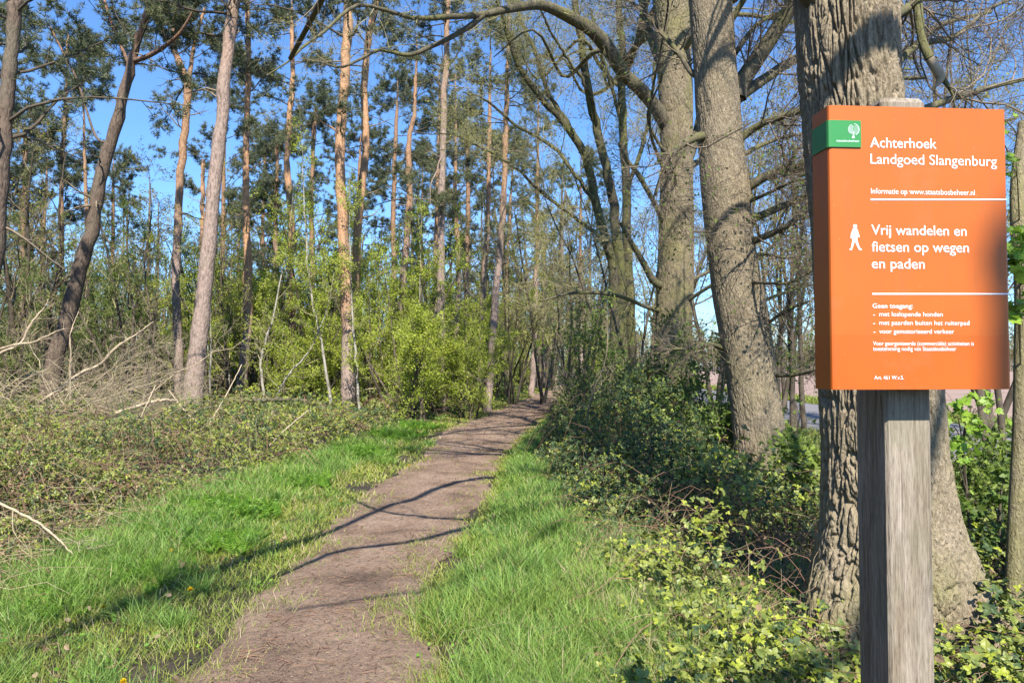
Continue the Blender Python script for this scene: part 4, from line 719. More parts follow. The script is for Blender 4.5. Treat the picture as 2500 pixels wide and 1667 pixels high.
# bare broadleaf trees
def bare(label, px, Y, h, n, seed, r0=.09, m1=10, L1=2.2, sp=.16, twm="twig", bmat="stem_dark", leafn=1, group="bare broadleaf trees in the wood", lm="bud", leaf=.06):
    r_ = np.random.default_rng(seed); g = P(px, 900, Y); st = [stem_up(g[0] + r_.normal() * .2, Y + r_.normal() * .2, h * r_.uniform(.8, 1.05), r0 * r_.uniform(.7, 1), r_, sp, 6) for _ in range(n)]
    return leafy("bare_tree", label, "tree", st, seed, m1, L1, 7, .95, leafn, leaf, lm, bmat, .05, group, .25, .7, twm, True)
bare("dark spreading bare tree left of the forked leaning pine", 82, 24, 8.5, 3, 301, .12, 11, 2.6)
bare("bare twiggy tree at the far left behind the brushwood", -40, 27, 9.5, 3, 302, .1, 11, 2.6)
bare("thin dark stem with fine twigs left of the slim forked pine", 372, 21, 7.6, 1, 303, .06, 16, 1.5)
bare("bare grey tree behind the open end of the path", 1330, 48, 9, 4, 304, .11, 12, 3., leafn=2)
bare("bare grey tree right of the path end", 1450, 42, 9, 4, 305, .11, 12, 3., leafn=2)
bare("bare twiggy tree behind the mossy oak", 1590, 30, 11, 3, 306, .11, 12, 3.)
bare("dense bare tree filling the gap left of the several-stemmed tree", 1330, 30, 8, 3, 307, .08, 12, 2.4, twm="twig_olive", leafn=3)
bare("bare tree beyond the road between the pale oak and the sign", 1900, 26, 9.5, 4, 308, .1, 13, 2.8)
bare("bare tree beyond the road right of the sign", 2480, 16, 9, 4, 309, .09, 13, 2.6)
bare("wide bare crown over the road behind the sign", 2200, 19, 10, 4, 310, .1, 13, 2.8)
bare("thin dark stem between the grey pine and the dark pine foot", 552, 23, 6, 1, 311, .05, 14, 1.4)
bare("bare tree among the dark pines left of the path bend", 1150, 36, 9, 3, 312, .1, 12, 2.4)
bare("thin twiggy tree between the several-stemmed tree and the mossy oak", 1565, 18, 7.0, 3, 313, .05, 14, 1.6, twm="twig_olive", leafn=3, leaf=.045)
bare("twiggy yellow-budded tree in front of the path end", 1400, 26, 7.5, 4, 314, .06, 13, 2.0, twm="twig_olive", leafn=4, leaf=.06)
bare("thin budding tree left of the path end among the pines", 1250, 30, 8.0, 4, 315, .06, 13, 2.2, twm="twig_olive", leafn=4, leaf=.06)
bare("fine-twigged bare tree across the road right of the pale oak", 1960, 17, 8.5, 4, 316, .07, 15, 2.2)
bare("fine-twigged bare tree across the road above the right edge of the sign", 2420, 13.5, 8.5, 4, 317, .07, 15, 2.2)
bare("bare tree with drooping twigs behind the mossy oak and the pale oak", 1740, 21, 9, 4, 318, .08, 14, 2.4)
bush("dense green undergrowth shrub left of the mossy oak's foot", 1545, 16, 1.4, 5, 221, "green", nlv=5, L1=.8)
bush("low green undergrowth shrub under the several-stemmed tree", 1475, 21, 1.3, 5, 222, "green", nlv=5, L1=.7)
# far wood, one mass
rng = np.random.default_rng(12); mb = MB()
N = 420; a = rng.uniform(-.72, .14, N); d = rng.uniform(48, 115, N); x = a * d * 1.05; h = rng.uniform(6, 15, N); k = np.linspace(0, 1, 6)[None, :, None]
dr = np.stack([rng.normal(size=N) * .06, rng.normal(size=N) * .06, np.ones(N)], -1); p = np.stack([x, d, np.full(N, -.1)], -1)[:, None] + k * (dr * h[:, None])[:, None] + rng.normal(size=(N, 6, 3)) * .07; r = (.05 + .012 * h)[:, None] * np.linspace(1, .25, 6)[None] * rng.uniform(.5, 1.1, N)[:, None]
mb.tubes(p, r, 5, 0); b, bb = spawn(p, r, 11, 3.4, .8, rng, 5, .05, .45, .3, 1, .2, .3, .012); c, cc = spawn(b, bb, 5, 1.6, .8, rng, 4, 0, .6, .3, 1, .25, .4, .008); mb.tubes(b, bb, 3, 0).tubes(c, cc, 3, 0)
q, dq = along(c, 4, rng, .1, 1); put(mb, DIAM, q, rng.normal(size=q.shape) + [.2, -.6, .6], .17 * rng.uniform(.6, 1.4, len(q)), rng, 1)
N = 70000; a = rng.uniform(-.70, .15, N); d = rng.uniform(34, 110, N); z = rng.gamma(2.1, 1.15, N) * np.interp(d, [34, 60, 110], [.6, 1., 1.6]); keep = (a * d < bram_l(np.minimum(d, 62)) - .5) | (d > 66); q = np.stack([a * d, d, z], -1)[keep]
put(mb, DIAM, q, rng.normal(size=q.shape) + [.2, -.6, .6], .20 * rng.uniform(.5, 1.4, len(q)), rng, 1)
N = 900; x = np.concatenate([rng.uniform(-55, -15, 700), rng.uniform(-30, -10, 200)]); d = np.concatenate([rng.uniform(-14, 34, 700) , rng.uniform(-14, 9, 200)]); ok = x < -.75 * np.maximum(d, 0) - 4; x, d = x[ok], d[ok]; n_ = len(x); h = rng.uniform(4, 13, n_)  # wood carried on unseen at the left, added to keep sky light off the sign
p = np.stack([x, d, np.full(n_, -.1)], -1)[:, None] + k * (np.stack([rng.normal(size=n_) * .06, rng.normal(size=n_) * .06, np.ones(n_)], -1) * h[:, None])[:, None]; r = (.03 + .010 * h)[:, None] * np.linspace(1, .25, 6)[None]; mb.tubes(p, r, 5, 0); b, bb = spawn(p, r, 9, 2.6, .8, rng, 4, .05, .45, .15, 1, .2, .3, .012); mb.tubes(b, bb, 3, 0); q, dq = along(b, 9, rng, .1, 1); put(mb, DIAM, q + rng.normal(size=q.shape) * .2, rng.normal(size=q.shape) + [.2, -.6, .6], .30 * rng.uniform(.6, 1.4, len(q)), rng, 1)
N = 36000; a = rng.uniform(-.72, .13, N); d = rng.uniform(62, 112, N); z = rng.uniform(2, 15, N) ; keep = rng.random(N) < np.interp(z, [2, 8, 15], [1, .7, .15]); q = np.stack([a * d, d, z], -1)[keep]; cl = fbm(q * np.array([.35, .2, .5]), 2, 77); q = q[cl > .44]; put(mb, DIAM, q, rng.normal(size=q.shape) + [.2, -.6, .6], .24 * rng.uniform(.5, 1.4, len(q)), rng, 1)
kind(mb.build("distant_woodland", [M["far_stem"], M["far_leaf"]]), "stuff", "hazy mass of bare stems and thin spring leaves deep in the wood", "woodland")
mb = MB(); N = 900; x = rng.uniform(10, 260, N); d = rng.uniform(176, 200, N); h = rng.uniform(4, 12, N); p = np.stack([x, d, np.full(N, -.1)], -1)[:, None] + k * (np.stack([rng.normal(size=N) * .08, rng.normal(size=N) * .08, np.ones(N)], -1) * h[:, None])[:, None]; r = np.full(N, .16)[:, None] * np.linspace(1, .3, 6)[None]
mb.tubes(p, r, 4); b, bb = spawn(p, r, 9, 3., .8, rng, 4, .05, .5, .15, 1, .2, .3, .03); c, cc = spawn(b, bb, 4, 1.6, .8, rng, 3, 0, .6, .3, 1, .25, .4, .025); mb.tubes(b, bb, 3).tubes(c, cc, 3); q, dq = along(c, 2, rng, .1, 1); put(mb, DIAM, q, rng.normal(size=q.shape) + [0, -.6, .6], .5 * rng.uniform(.6, 1.4, len(q)), rng, 1)
kind(mb.build("distant_tree_line", [M["twig"], M["far_leaf"]]), "stuff", "low grey-brown tree line beyond the ploughed field", "woodland")

# ------------------------------------------------------------------ brushwood, logs, sticks
rng = np.random.default_rng(21); mb = MB()
for k in range(22):                                         # boughs of fallen tops, arching over one another
    Y = rng.uniform(12.5, 17.5); px = rng.uniform(-120, 330); g = P(px, 1000, Y); g[2] = rng.uniform(0, .5); az = rng.uniform(-.9, 1.1); up = rng.uniform(.35, 1.0); L = rng.uniform(1.8, 3.4); k_ = np.linspace(0, 1, 9)[:, None]
    d = np.array([math.cos(az) * (1 if rng.random() < .75 else -1), math.sin(az) * .5, up]); p = g + d * L * k_ + np.array([[.5, 0, -1.0]]) * (k_ ** 2) * rng.uniform(.4, 1.0) + rng.normal(size=(9, 3)) * .04; r = np.linspace(.024, .005, 9) * rng.uniform(.6, 1.1)
    mb.tubes(p, r, 5); twigs(mb, p, r, rng, [(13, 1.15, .7, -.01), (6, .55, .8, -.03), (3, .28, .8, -.02)])
for k in range(420):                                        # loose dry shoots
    Y = rng.uniform(11.5, 17); px = rng.uniform(-150, 430); g = P(px, 1000, Y); g[2] = rng.uniform(0, 1.3) * np.interp(px, [-100, 300, 440], [1, .9, .3]); az = rng.uniform(0, 6.3); L = rng.uniform(.5, 1.5); k_ = np.linspace(0, 1, 6)[:, None]
    p = g + np.array([math.cos(az), math.sin(az) * .6, rng.uniform(.1, 1.1)]) * L * k_ - np.array([[0, 0, .5]]) * L * k_ ** 2 + rng.normal(size=(6, 3)) * .03; mb.tubes(p, np.linspace(.006, .0025, 6), 3)
kind(mb.build("brushwood", M["brush"]), "stuff", "grey-brown heap of dead tangled brushwood", "brushwood")
def log(name, label, cat, pts, w, mat, ntw=0, parent_group=None, taper=True):
    p_, r_ = limb(pts, [.75 * q for q in w], 26); r_ = r_.copy(); rng_ = np.random.default_rng(len(label)); p_[1:-1] += rng_.normal(size=(24, 3)) * r_.mean() * .3; r_ *= 1 + .15 * rng_.normal(size=len(r_)).clip(-1, 1)
    p_ = np.vstack([p_[:1] - (p_[1] - p_[0]) * .01, p_, p_[-1:] + (p_[-1] - p_[-2]) * .01]); r_ = np.concatenate([[.002], r_, [.002]]); mb = MB().tubes(p_, r_, 9)
    if ntw: twigs(mb, p_[2:-1], np.minimum(r_[2:-1], .012), rng_, [(ntw, .55, .8, .0), (4, .25, .8, 0)])
    return tag(mb.build(name, M[mat], None, loc=tuple(p_[1])), label, cat, parent_group)
log("fallen_tree", "pale dead trunk slanting up through the brushwood heap", "fallen tree", [(95, 985, 14.5), (150, 946, 14.6), (200, 910, 14.7), (245, 888, 14.8), (290, 843, 15), (330, 818, 15.2), (375, 785, 15.4)], [10, 11, 11, 10, 8, 5, 3], "deadwood", 12)
log("fallen_branch", "yellow-lit dead bough reaching in from the left edge above the brushwood", "branch", [(-60, 890, 13.8), (0, 862, 13.9), (50, 838, 14), (75, 790, 14.1), (110, 750, 14.2), (118, 730, 14.2)], [9, 9, 8, 7, 5, 3], "deadwood", 14)
log("fallen_branch", "forked pale bough below the yellow-lit one at the left edge", "branch", [(-40, 868, 13.6), (30, 842, 13.6), (80, 836, 13.7), (130, 812, 13.8), (158, 802, 13.9)], [7, 7, 6, 5, 3], "deadwood", 10)
log("fallen_log", "short pale barkless log lying at the right foot of the brushwood", "log", [(281, 1008, 12.2), (320, 996, 12.3), (365, 984, 12.4), (400, 976, 12.5), (430, 979, 12.6)], [10, 11, 10, 9, 7], "deadwood")
log("fallen_log", "long brown mossy log lying behind the brambles under the lime bushes", "log", [(560, 978, 19), (620, 976, 19), (700, 975, 19), (760, 979, 19)], [13, 15, 15, 12], "moss_limb")
log("dead_snag", "upright broken dead stem standing in the brushwood", "dead stem", [(172, 1000, 13.6), (172, 930, 13.6), (173, 880, 13.6), (171, 830, 13.6), (176, 800, 13.6), (192, 760, 13.7)], [7, 6, 6, 5, 4, 2], "deadwood", 6)
log("dead_branch", "frayed grey branch lying in the brambles at the left edge", "branch", [(-30, 1212, 6.3), (20, 1238, 6.2), (80, 1268, 6.05), (125, 1300, 5.9), (155, 1328, 5.8), (178, 1352, 5.75)], [8, 9, 8, 7, 5, 2], "brush", 14)
log("dead_stick", "small reddish stick lying on the short turf at the lower left", "stick", [(64, 1584, 4.22), (110, 1574, 4.25), (150, 1571, 4.28), (186, 1567, 4.3)], [4, 5, 5, 3], "cane")
log("dead_stick", "long thin stick leaning from the grey pine foot toward the path side", "stick", [(480, 1090, 13), (520, 1020, 13.4), (560, 950, 13.8), (590, 890, 14.2)], [4, 4, 4, 3], "brush")
log("dead_stick", "thin stick crossing the brambles left of the grey pine", "stick", [(325, 1060, 12), (350, 1005, 12.2), (380, 940, 12.5)], [4, 4, 3], "brush")
log("dead_stick", "thin stick leaning left in the brambles below the grey pine", "stick", [(412, 952, 12.8), (445, 995, 12.5), (485, 1036, 12.2)], [3, 4, 4], "brush")
log("dead_stick", "pair-less pale stick slanting in the brambles below the slim white birch", "stick", [(655, 1090, 12), (700, 1045, 12.4), (755, 1000, 12.8)], [4, 4, 3], "brush")
log("bare_sapling", "leaning grey bare sapling stem rising from the dark brambles", "sapling", [(1428, 1062, 10.6), (1432, 1030, 10.6), (1440, 985, 10.5), (1452, 945, 10.4), (1464, 918, 10.3), (1478, 880, 10.2), (1484, 820, 10.2), (1482, 760, 10.2)], [7, 7, 7, 6, 5, 4, 3, 2], "deadwood", 12)
log("dead_branch", "red-brown bent branch in the dark brambles between the pale oak and the furrowed oak", "branch", [(1690, 1200, 7.2), (1740, 1180, 7.2), (1790, 1150, 7.3), (1838, 1140, 7.4)], [4, 5, 4, 3], "cane", 5)

# ------------------------------------------------------------------ ground cover
def lr(n, lo, hi, rng): return np.exp(rng.uniform(math.log(lo), math.log(hi), n))
BLADE = (np.array([[-.5, 0, 0], [.5, 0, 0], [.42, .4, .06], [-.42, .4, .06], [.28, .75, .22], [-.28, .75, .22], [0, 1, .46]]), None)
def blades(mb, pos, length, width, rng, mat, lean=.32):
    N = len(pos); up = nrm(np.array([0, 0, 1.]) + rng.normal(size=(N, 3)) * lean * np.array([1, 1, .2])); r = rng.normal(size=(N, 3)); X = nrm(np.cross(up, r)); Z = np.cross(X, up)
    Z = np.where((Z[:, 2] > 0)[:, None], -Z, Z); S = np.stack([width, length, length], -1)
    V, f = scatter(BLADE[0], [[0, 1, 2, 3], [3, 2, 4, 5]], pos, X, up, Z, S); mb.add(V, f, mat)
    mb.f.append((np.asarray(np.array([[5, 4, 6]])[None] + (np.arange(N) * 7)[:, None, None], np.int32).reshape(-1, 3) + (mb.n - len(V)), mat, False))
rng = np.random.default_rng(31); mb = MB()
# left verge
N = 150000; d = lr(N, 2.7, 50, rng); e0, e1 = path_l(d) + .22, bram_l(d) - .25; t = rng.uniform(-.0, 1, N) ** .95; x = e0 + (e1 - e0) * t
tt = np.clip((path_l(d) - x) / 2.0, -.2, 1); cl = n2(x, d, 2.1, 3, 1); cl2 = n2(x, d, .7, 2, 3); keep = rng.random(N) < np.clip(-.05 + 2.6 * tt + 3.2 * (cl - .42), .02, 1)
mud = np.exp(-((d - 16) / 5) ** 2) * np.clip(1 - (path_l(d) - x) / .9, 0, 1); keep &= rng.random(N) > mud
tall = np.clip((tt - np.interp(d, [3, 5, 7], [.62, .45, .32])) / .35, 0, 1); L = (.035 + .05 * cl) * (1 + .4 * rng.normal(size=N)) + tall * (.05 + .20 * cl) * rng.uniform(.5, 1.2, N)
L = np.clip(L, .02, .5); wd = np.maximum(.0030, .00085 * d) * rng.uniform(.7, 1.4, N); pos = np.stack([x, d, np.full(N, .0)], -1); pick = rng.random(N); isT = (tall < .35) | (pick < .12)
for sel, mt in (((isT & (pick < .9)), 1), ((~isT & (pick < .95)), 0), ((pick >= .95) | (isT & (pick >= .9)), 2)):
    k = keep & sel; blades(mb, pos[k], L[k], wd[k], rng, mt, .45 if mt == 1 else .3)
# right verge: longer, lusher
N = 150000; d = lr(N, 2.5, 46, rng); e0, e1 = path_r(d) - .25, bram_r(d) + np.interp(d, [3, 6, 8], [1.0, .7, .25]); x = e0 + (e1 - e0) * rng.uniform(0, 1, N) ** .9
tt = np.clip((x - path_r(d)) / np.interp(d, [3, 8, 12], [1.1, 1.2, .7]), -.25, 1.3); cl = n2(x, d, 2.4, 3, 11); keep = rng.random(N) < np.clip(-.02 + 2.4 * tt + 2.8 * (cl - .42), .02, 1)
tall = np.clip((tt - .12) / .5, 0, 1); L = (.035 + .05 * cl) * (1 + .4 * rng.normal(size=N)) + tall * (.05 + .22 * cl) * rng.uniform(.5, 1.25, N); L = np.clip(L, .02, .45) * np.interp(d, [3, 10, 20], [1, .95, .8])
wd = np.maximum(.0032, .00085 * d) * rng.uniform(.7, 1.4, N); pos = np.stack([x, d, np.full(N, 0.)], -1); pick = rng.random(N); isT = (tall < .3) | (pick < .15); dry = rng.random(N) < np.clip((tt - .8) * .5, .05, .28)
for sel, mt in ((isT & ~dry, 1), (~isT & ~dry, 0), (dry, 2)):
    k = keep & sel; blades(mb, pos[k], L[k], wd[k], rng, mt, .45 if mt == 1 else .33)
# tussocks of blue-green longer grass
for px, py, n, R0, h in ((1350, 1330, 420, .16, .36), (1310, 1420, 300, .14, .34), (1490, 1470, 260, .14, .3), (1560, 1600, 380, .2, .28), (1230, 1500, 260, .14, .36), (280, 1380, 380, .16, .34), (400, 1430, 200, .12, .22), (430, 1530, 260, .12, .14), (1280, 1180, 260, .2, .34), (820, 1160, 260, .22, .34), (150, 1460, 300, .2, .32)):
    g = G(px, py); q = g + np.column_stack([rng.normal(size=n) * R0 * .5, rng.normal(size=n) * R0 * .5, np.zeros(n)]); blades(mb, q, h * rng.uniform(.5, 1.15, n), np.full(n, .0042), rng, 0, .42)
# short patches on the path margins
for k in range(230):
    d0 = float(lr(1, 3, 20, rng)[0]); sd = rng.random() < .5; x0 = (path_l(d0) + abs(rng.normal()) * .22) if sd else (path_r(d0) - abs(rng.normal()) * .22); n = rng.integers(10, 60)
    q = np.column_stack([x0 + rng.normal(size=n) * .045, d0 + rng.normal(size=n) * .07, np.full(n, .012)]); blades(mb, q, rng.uniform(.015, .05, n), np.full(n, max(.003, .0008 * d0)), rng, 1, .7)
# verge beyond the road
N = 26000; d = rng.uniform(8, 70, N); x = 11.75 + .02 * d + rng.uniform(0, 1.7, N); blades(mb, np.stack([x, d, np.zeros(N)], -1), rng.uniform(.1, .3, N), np.full(N, .02), rng, 1, .4)
N = 16000; d = rng.uniform(4, 50, N); x = 6.2 + .02 * d + rng.uniform(-.9, .7, N); blades(mb, np.stack([x, d, np.zeros(N)], -1), rng.uniform(.08, .25, N), np.full(N, .014), rng, 1, .4)
for k in range(150):                                        # darker tufts in the turf
    d0 = float(lr(1, 3.4, 16, rng)[0]); left = rng.random() < .65; x0 = rng.uniform(bram_l(d0), path_l(d0) - .2) if left else rng.uniform(path_r(d0) + .15, bram_r(d0) + .3); n = rng.integers(60, 190); hh = rng.uniform(.10, .24)
    q = np.column_stack([x0 + rng.normal(size=n) * .06, d0 + rng.normal(size=n) * .06, np.zeros(n)]); blades(mb, q, hh * rng.uniform(.5, 1.15, n), np.full(n, max(.0032, .0008 * d0)), rng, 0, .5)
N = 26000; d = lr(N, 2.8, 7.5, rng); x = bram_r(d) - .1 + 2.3 * rng.random(N) ** 1.2; cl = n2(x, d, 1.7, 3, 21); k = (rng.random(N) < np.clip((.52 - cl) * 7, .06, 1)) & (np.hypot(x - 2.25, d - 4.5) > .5); L = rng.uniform(.05, .24, N)
dry = rng.random(N) < .35; blades(mb, np.stack([x, d, np.zeros(N)], -1)[k & ~dry], L[k & ~dry], np.full((k & ~dry).sum(), .0042), rng, 0, .5); blades(mb, np.stack([x, d, np.zeros(N)], -1)[k & dry], L[k & dry], np.full((k & dry).sum(), .0036), rng, 2, .8)
kind(mb.build("grass", [M["grass"], M["turf"], M["straw"]]), "stuff", "fresh spring grass along both sides of the trodden path", "grass")
# cow parsley patches
FV = [[-.012, 0, 0], [.012, 0, 0], [0, 1, .05]]; FF = [[0, 1, 2]]
for k in range(7):
    y = .25 + k * .105; l = .36 * (1 - k / 8.5)
    for s in (-1, 1):
        b = len(FV); FV += [[0, y, .02], [s * l * .5, y + l * .1, .05], [s * l, y + l * .55, -.02], [s * l * .35, y + l * .42, .05]]; FF += [[b, b + 1, b + 2], [b, b + 2, b + 3]]
FERN = (np.array(FV), np.array(FF)); mb = MB()
for px, py, n, R0, sz in ((545, 1255, 70, .28, .22), (600, 1275, 45, .22, .2), (500, 1290, 40, .25, .18), (440, 1320, 40, .3, .16), (870, 1120, 50, .45, .26), (960, 1075, 40, .5, .28), (1000, 1050, 30, .5, .28), (730, 1190, 40, .35, .2), (330, 1420, 40, .25, .14), (560, 1340, 40, .25, .16), (120, 1500, 30, .3, .14)):
    g = G(px, py); c = g + np.column_stack([rng.normal(size=n) * R0 * .6, rng.normal(size=n) * R0 * .6, np.zeros(n)]); c = np.repeat(c, 5, 0); m_ = len(c); az = rng.uniform(0, 6.3, m_); el = rng.uniform(.35, 1.2, m_)
    Yv = np.stack([np.cos(az) * np.cos(el), np.sin(az) * np.cos(el), np.sin(el)], -1); Xv = nrm(np.cross(Yv, [0, 0, 1.])); Zv = np.cross(Xv, Yv); v, f = scatter(FERN[0], FERN[1], c, Xv, Yv, Zv, sz * rng.uniform(.6, 1.3, m_)); mb.add(v, f)
kind(mb.build("cow_parsley", M["herb"]), "stuff", "bright feathery cow parsley leaves in the verge", "wild plants")
# bramble leaves
_o = [(0, 0), (.2, .1), (.33, .3), (.30, .42), (.36, .5), (.24, .72), (.1, .9), (0, 1.02)]
LV = [[0, 0, 0], [0, .33, -.04], [0, .68, -.03], [0, 1.02, -.06]]; LV += [[x, y, .09 - .12 * y] for x, y in _o[1:-1]]; LV += [[-x, y, .09 - .12 * y] for x, y in _o[1:-1]]
LF = [[0, 4, 1], [4, 5, 1], [5, 6, 1], [6, 2, 1], [6, 7, 2], [7, 8, 2], [8, 3, 2], [8, 9, 3], [0, 1, 10], [10, 1, 11], [11, 1, 12], [12, 1, 2], [12, 2, 13], [13, 2, 14], [14, 2, 3], [14, 3, 15]]
LEAF = (np.array(LV), np.array(LF))
def trefoil(tpl):
    V = []; Fc = []
    for a, s, o in ((0, 1., (0, .22)), (1.25, .82, (.05, .12)), (-1.25, .82, (-.05, .12))):
        v = tpl[0] * s; ca, sa = math.cos(-a), math.sin(-a); w = np.stack([v[:, 0] * ca - v[:, 1] * sa + o[0], v[:, 0] * sa + v[:, 1] * ca + o[1], v[:, 2]], -1); Fc += [[i + len(V) for i in f] for f in tpl[1]]; V += w.tolist()
    return np.array(V), np.array(Fc)
TRI_N = trefoil(LEAF); TRI_F = trefoil(DIAM)
BM = [M["br_dark"], M["br_mid"], M["br_new"], M["br_dead"], M["cane"], M["straw"]]
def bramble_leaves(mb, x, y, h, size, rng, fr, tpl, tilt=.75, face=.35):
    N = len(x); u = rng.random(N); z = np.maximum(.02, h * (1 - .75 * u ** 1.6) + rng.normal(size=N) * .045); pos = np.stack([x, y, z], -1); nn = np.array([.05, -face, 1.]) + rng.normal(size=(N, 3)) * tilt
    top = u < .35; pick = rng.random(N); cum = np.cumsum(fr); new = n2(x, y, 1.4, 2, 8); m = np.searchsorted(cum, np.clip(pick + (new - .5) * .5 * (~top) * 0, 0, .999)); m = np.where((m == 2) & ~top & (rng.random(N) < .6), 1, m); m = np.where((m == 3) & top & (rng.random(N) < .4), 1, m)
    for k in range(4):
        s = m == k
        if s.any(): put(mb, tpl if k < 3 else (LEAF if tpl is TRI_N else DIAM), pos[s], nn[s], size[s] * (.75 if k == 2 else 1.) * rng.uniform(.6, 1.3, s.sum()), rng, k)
def canes(mb, N, xf, dlo, dhi, hf, rng, rad=(.0025, .005), over=.12, mat=4):
    d = lr(N, dlo, dhi, rng); x = xf(d, rng); h = hf(x, d); az = rng.uniform(0, 6.3, N); L = rng.uniform(.4, 1.2, N); k = np.linspace(0, 1, 7)[None, :, None]
    p = np.stack([x, d, h * rng.uniform(0, .5, N)], -1)[:, None] + np.stack([np.cos(az) * L, np.sin(az) * L, 0 * L], -1)[:, None] * k + np.array([0, 0, 1.]) * ((h * .7 + over * rng.uniform(-.5, 1, N))[:, None, None] * 4 * k * (1 - k) * .8) + rng.normal(size=(N, 7, 3)) * .015
    p[..., 2] = np.maximum(p[..., 2], .01); mb.tubes(p, (rng.uniform(*rad, N) * np.maximum(1, d / 9))[:, None] * np.linspace(1, .5, 7)[None], 4, mat)
rng = np.random.default_rng(41); mb = MB()
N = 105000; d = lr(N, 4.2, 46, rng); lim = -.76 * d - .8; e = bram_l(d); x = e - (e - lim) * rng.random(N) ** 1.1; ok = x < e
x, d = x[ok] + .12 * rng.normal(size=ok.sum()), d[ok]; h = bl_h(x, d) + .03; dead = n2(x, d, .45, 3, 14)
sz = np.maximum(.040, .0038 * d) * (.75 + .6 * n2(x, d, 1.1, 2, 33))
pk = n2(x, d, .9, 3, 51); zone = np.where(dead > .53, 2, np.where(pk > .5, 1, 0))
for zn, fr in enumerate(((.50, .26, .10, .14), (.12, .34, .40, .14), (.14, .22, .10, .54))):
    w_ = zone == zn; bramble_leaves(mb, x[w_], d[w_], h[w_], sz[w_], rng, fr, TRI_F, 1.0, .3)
canes(mb, 1700, lambda d, r: bram_l(d) - (bram_l(d) + .76 * d) * r.random(len(d)), 4.3, 30, bl_h, rng); canes(mb, 900, lambda d, r: bram_l(d) - (bram_l(d) + .76 * d) * r.random(len(d)), 4.3, 26, bl_h, rng, (.0018, .003), .25, 5)
kind(mb.build("bramble_thicket", BM), "stuff", "low tangled bramble thicket spreading left of the path", "brambles")
rng = np.random.default_rng(43); mb = MB()
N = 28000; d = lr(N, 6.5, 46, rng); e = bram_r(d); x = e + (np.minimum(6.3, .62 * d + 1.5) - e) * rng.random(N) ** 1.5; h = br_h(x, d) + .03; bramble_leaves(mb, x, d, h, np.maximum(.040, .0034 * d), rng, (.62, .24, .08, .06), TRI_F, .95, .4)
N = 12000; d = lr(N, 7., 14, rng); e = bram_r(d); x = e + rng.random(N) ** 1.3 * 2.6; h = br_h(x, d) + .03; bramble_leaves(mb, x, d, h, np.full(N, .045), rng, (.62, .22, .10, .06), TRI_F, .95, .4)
canes(mb, 520, lambda d, r: bram_r(d) + .3 + 3.2 * r.random(len(d)) ** 1.4, 6, 24, br_h, rng, (.0018, .0035), .2)
kind(mb.build("bramble_hedge", BM), "stuff", "dark shaded bramble hedge under the oaks right of the path", "brambles")
rng = np.random.default_rng(44); mb = MB()
N = 19000; d = rng.uniform(2.9, 7.5, N); e = bram_r(d) - .1; x = e + (.72 * d + .5 - e) * rng.random(N) ** 1.15; hole = (np.hypot(x - 2.28, d - 4.5) < .42) | (np.hypot(x - .93, d - 1.7) < .25); cl = n2(x, d, 1.7, 3, 21); k = ~hole & (rng.random(N) < np.clip((cl - .42) * 6.5, .03, 1)); x, d = x[k], d[k]
h = (br_h(x, d) + .05) * (.35 + 1.3 * n2(x, d, 2.6, 2, 23)); rt = x > 2.5
bramble_leaves(mb, x[~rt], d[~rt], h[~rt], rng.uniform(.026, .05, (~rt).sum()), rng, (.12, .38, .44, .06), TRI_N, .65, .35); bramble_leaves(mb, x[rt], d[rt], h[rt] * 1.7, np.full(rt.sum(), .045), rng, (.40, .42, .14, .04), TRI_N, .65, .35)
canes(mb, 200, lambda d, r: bram_r(d) + .2 + 2.4 * r.random(len(d)), 3., 7.4, br_h, rng, (.002, .004), .12); canes(mb, 160, lambda d, r: bram_r(d) + 2.0 * r.random(len(d)), 3., 7., br_h, rng, (.0012, .002), .05, 5)
kind(mb.build("bramble_groundcover", BM), "stuff", "sunlit young bramble sprays around the foot of the sign", "brambles")
rng = np.random.default_rng(46); mb = MB(); N = 1500; d = lr(N, 3, 16, rng); lf = rng.random(N) < .6; x = np.where(lf, path_l(d) - .15 + (bram_l(d) - path_l(d)) * rng.random(N), path_r(d) + .1 + (bram_r(d) + .3 - path_r(d)) * rng.random(N)); cl = n2(x, d, 1.2, 2, 61); k = cl > .47; x, d = x[k], d[k]
put(mb, LEAF, np.stack([x, d, rng.uniform(.01, .07, len(x))], -1), np.array([0, -.4, 1.]) + rng.normal(size=(len(x), 3)) * .6, .026 * rng.uniform(.5, 1.3, len(x)), rng, 0); n_ = rng.random(len(x)) < .2; put(mb, LEAF, np.stack([x[n_] + .05, d[n_], rng.uniform(.02, .08, n_.sum())], -1), np.array([0, 0, 1.]) + rng.normal(size=(n_.sum(), 3)) * .6, .05 * rng.uniform(.5, 1.2, n_.sum()), rng, 1)
kind(mb.build("verge_weeds", [M["herb"], M["br_dead"]]), "stuff", "low broad-leaved weeds and old leaves among the verge grass", "wild plants")
